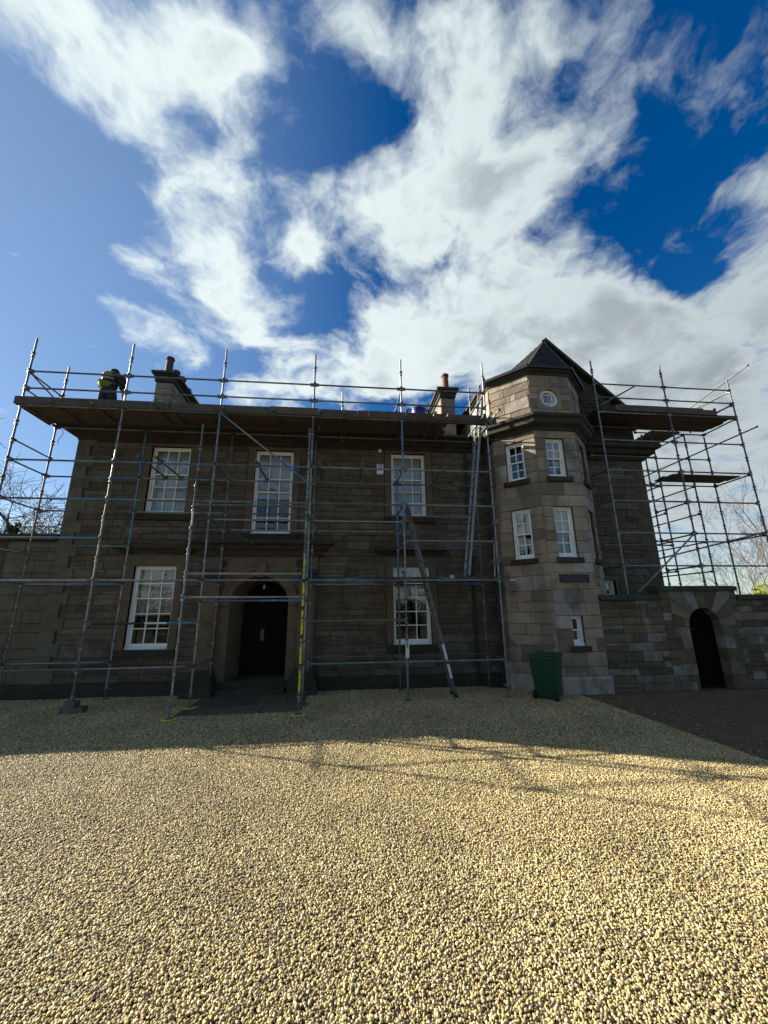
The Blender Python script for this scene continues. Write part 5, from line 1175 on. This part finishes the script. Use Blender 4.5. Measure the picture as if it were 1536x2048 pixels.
for z, r1, r2 in ((1.16, .205, .165), (1.34, .215, .163)):
    n = 24
    for i in range(n):
        a0, a1 = 2 * math.pi * i / n, 2 * math.pi * (i + 1) / n; P = lambda a, h: (-7.06 - .045 + r1 * math.cos(a), 11.0 + (0 if z < 1.2 else .02) + r2 * math.sin(a), 7.54 + z + h)
        q.add([P(a0, -.025), P(a1, -.025), P(a1, .025), P(a0, .025)], [(0, 1, 2, 3)])
q.build('reflective_band', 'galv', pr, smooth='all')
skin('hair', [(-.04, .15, 1.66), (-.055, .22, 1.74), (-.06, .28, 1.74)], [(0, 1), (1, 2)], [.12, .15, .12], 'hair', pr)
for x in (-.143, .143): skin('boot', [(x, -.05, .10), (x, -.01, .06), (x * 1.03, .13, .045), (x * 1.04, .18, .04)], [(0, 1), (1, 2), (2, 3)], [.06, .06, .052, .04], 'boot', pr, 1)

# ------------------------------------------------------------------ trees and shrubs
def branchy(base, height, seed, lean=(0, 0), spread=.75, depth=5, trunk_r=.11, first=.28, up=.35, kids=(3, 4), droop=0., shrink=.68, twig_r=.006):
    rr = random.Random(seed); tk, tw = MB(), MB()
    def grow(p, d, ln, r, lv):
        segs = 4 if lv == 0 else 3; pts = [p]; dirs = []
        for s in range(segs):
            j = .10 if lv == 0 else .22
            d = (d + Vector((rr.gauss(0, j), rr.gauss(0, j), rr.gauss(0, j) + up * .12 - droop * lv * .10))).normalized(); p = p + d * ln / segs; pts.append(p); dirs.append(d)
        for s in range(segs):
            ra, rb = r * (1 - .5 * s / segs), r * (1 - .5 * (s + 1) / segs); (tk if lv < 2 else tw).tube(pts[s], pts[s + 1], max(ra, twig_r), 6 if lv < 2 else 3, 0, max(rb, twig_r * .8), caps=False)
        if lv >= depth: return
        n = rr.randint(*kids) + (2 if lv == 0 else 0)
        for k in range(n):
            t = rr.uniform(first if lv == 0 else .25, 1.0); i = min(segs - 1, int(t * segs)); q = pts[i].lerp(pts[i + 1], t * segs - i)
            ax = dirs[i].orthogonal().normalized(); ax.rotate(Matrix.Rotation(rr.uniform(0, 6.283), 3, dirs[i])); nd = (dirs[i] * (1 - spread * rr.uniform(.5, .8)) + ax * spread * rr.uniform(.7, 1.1)); nd.z += up * rr.uniform(.1, .6); nd.normalize()
            grow(q, nd, ln * shrink * rr.uniform(.7, 1.1) * (1.15 - .45 * t if lv == 0 else 1), r * .5, lv + 1)
        grow(pts[-1], dirs[-1], ln * shrink, r * .5, lv + 1)
    grow(Vector(base), Vector((lean[0], lean[1], 1)).normalized(), height * .45, trunk_r, 0)
    return tk, tw
def bare_tree(base, height, seed, label, bark='bark', twig='twig', **k):
    t = empty('bare_tree', base, label, 'tree', 'bare trees beyond the house'); tk, tw = branchy(base, height, seed, **k); tk.build('trunk', bark, t, smooth='all'); tw.build('crown', twig, t); return t
def leafy(m, centre, radii, n, size, rr, shell=.45):
    for _ in range(n):
        v = Vector((rr.gauss(0, 1), rr.gauss(0, 1), rr.gauss(0, 1))).normalized() * (shell + (1 - shell) * rr.random()) ; lump = 1 + .25 * math.sin(v.x * 5 + centre[0]) * math.sin(v.z * 6 + v.y * 4)
        p = Vector(centre) + Vector((v.x * radii[0], v.y * radii[1], v.z * radii[2])) * lump
        a = Vector((rr.gauss(0, 1), rr.gauss(0, 1), rr.gauss(0, 1))).normalized(); b = a.orthogonal().normalized(); s = size * rr.uniform(.6, 1.3)
        m.add([p - a * s, p + b * s * .45, p + a * s, p - b * s * .45], [(0, 1, 2, 3)])
bare_tree((-14.3, 20.5, 0), 12.4, 5, 'bare winter tree with a spreading crown behind the left end of the house', spread=.85, trunk_r=.15, depth=5, first=.45, up=.3, shrink=.66, twig_r=.012)
bare_tree((-18.4, 21.0, 0), 10.5, 9, 'bare winter tree at the left edge with long low limbs over the wing roof', spread=.9, trunk_r=.15, depth=5, first=.4, up=.2, shrink=.68, twig_r=.012)
bt = empty('brown_leaved_tree', (-13.3, 19, 0), 'dense tree holding withered brown leaves behind the low wing at left', 'tree'); rr = random.Random(5)
q = MB(); q.tube((-13.3, 19, 0), (-13.3, 19, 5.6), .16, 8, 0, .05); tk, tw = branchy((-13.3, 19, 2.0), 5.6, 14, spread=.8, depth=4, trunk_r=.1, first=.1); q.v_ = 0
b_ = len(q.v); q.v += tk.v; q.f += [[b_ + i for i in f] for f in tk.f]; q.m += tk.m; q.r += tk.r; q.build('trunk', 'bark', bt, smooth='all'); tw.build('twigs', 'twig', bt)
q = MB(); leafy(q, (-13.0, 19, 5.0), (1.7, 1.5, 1.9), 6500, .045, rr, .15); leafy(q, (-14.5, 18.8, 4.7), (1.1, 1.1, 1.2), 1700, .045, rr, .2); q.build('crown', 'leaf_brown', bt)
ev = empty('evergreen_tree', (-17.3, 12.9, 0), 'dark conical evergreen standing just outside the left of the yard', 'tree'); q = MB(); q.tube((-17.3, 12.9, 0), (-17.3, 12.9, 5.2), .16, 8, 0, .03); q.build('trunk', 'bark', ev); q = MB()
for i in range(9): z = .5 + i * .56; r_ = 1.9 * (1 - i / 10.5); leafy(q, (-17.3, 12.9, z), (r_, r_, .5), int(420 * r_ + 120), .16, rr, .25)
q.build('crown', 'needle', ev)
e2 = empty('evergreen_tree', (-15.4, 19.4, 0), 'small dark conifer between the bare tree and the brown leaved tree', 'tree'); q = MB(); q.tube((-15.4, 19.4, 0), (-15.4, 19.4, 6.3), .12, 8, 0, .02); q.build('trunk', 'bark', e2); q = MB()
for i in range(8): z = 2.0 + i * .56; r_ = 1.15 * (1 - i / 8.6); leafy(q, (-15.4, 19.4, z), (r_, r_, .4), int(300 * r_ + 60), .10, rr, .2)
q.build('crown', 'needle', e2)
bare_tree((25.9, 22.0, 0), 10.0, 22, 'slender leaning birch with fine reddish twigs behind the garden wall', 'birch_bark', 'birch_twig', lean=(-.30, .0), spread=.62, trunk_r=.06, depth=5, first=.35, up=.42, kids=(2, 4), shrink=.66, twig_r=.0055)
bare_tree((29.4, 23.0, 0), 11.0, 27, 'taller birch with fine reddish twigs at the right edge', 'birch_bark', 'birch_twig', lean=(-.10, .0), spread=.6, trunk_r=.10, depth=5, first=.35, up=.45, kids=(2, 3), shrink=.66, twig_r=.0055)
bare_tree((17.4, 26.0, 0), 10.6, 31, 'bare drooping tree half hidden by the right corner of the house', 'bark', 'twig', lean=(.12, 0), spread=.95, trunk_r=.12, depth=4, first=.5, up=-.05, droop=.25, kids=(3, 3), shrink=.64)
ls = empty('laurel_shrub', (24.6, 20, 0), 'bright yellow green evergreen shrub rising above the garden wall at right', 'shrub'); q = MB()
for i in range(9): q.tube((24.6 + rr.uniform(-.3, .3), 20, 0), (24.6 + rr.uniform(-1.6, 1.6), 20 + rr.uniform(-.6, .6), rr.uniform(2.2, 3.1)), .03, 5, 0, .01)
q.build('stem', 'bark', ls); q = MB(); leafy(q, (24.7, 20, 2.1), (2.2, 1.3, 1.35), 2800, .12, rr, .3); leafy(q, (25.4, 20, 2.7), (.9, .9, 1.0), 800, .12, rr, .2); leafy(q, (23.9, 20, 2.5), (.8, .8, .95), 700, .12, rr, .2); q.build('crown', 'laurel', ls)
hd = empty('boundary_hedge', (0, -17, 0), 'long dark hedge added out of view behind the camera to darken window reflections', 'hedge'); q = MB()  # out of view; added to darken ambient light and window reflections
for i in range(34): q.tube((-33 + 2 * i, -17, 0), (-33 + 2 * i, -17, 2.6), .06, 5)
q.build('stem', 'bark', hd); q = MB()
for i in range(34): leafy(q, (-33 + 2 * i + rr.uniform(-.4, .4), -17 + rr.uniform(-.3, .3), 1.9), (1.7, 1.2, 2.0 + rr.uniform(-.3, .6)), 420, .30, rr, .3)
q.build('foliage', 'needle', hd)
for k, (x, y, h) in enumerate(((-9, -19, 11), (2.5, -20, 12.5), (13, -18, 10))): bare_tree((x, y, 0), h, 60 + k, ('bare tree behind the hedge across the yard, facing the left windows', 'tall bare tree behind the hedge across the yard, facing the front door', 'bare tree behind the hedge across the yard, facing the turret')[k], spread=.8, trunk_r=.18, depth=4, first=.4, twig_r=.014)
bpy.context.view_layer.update()
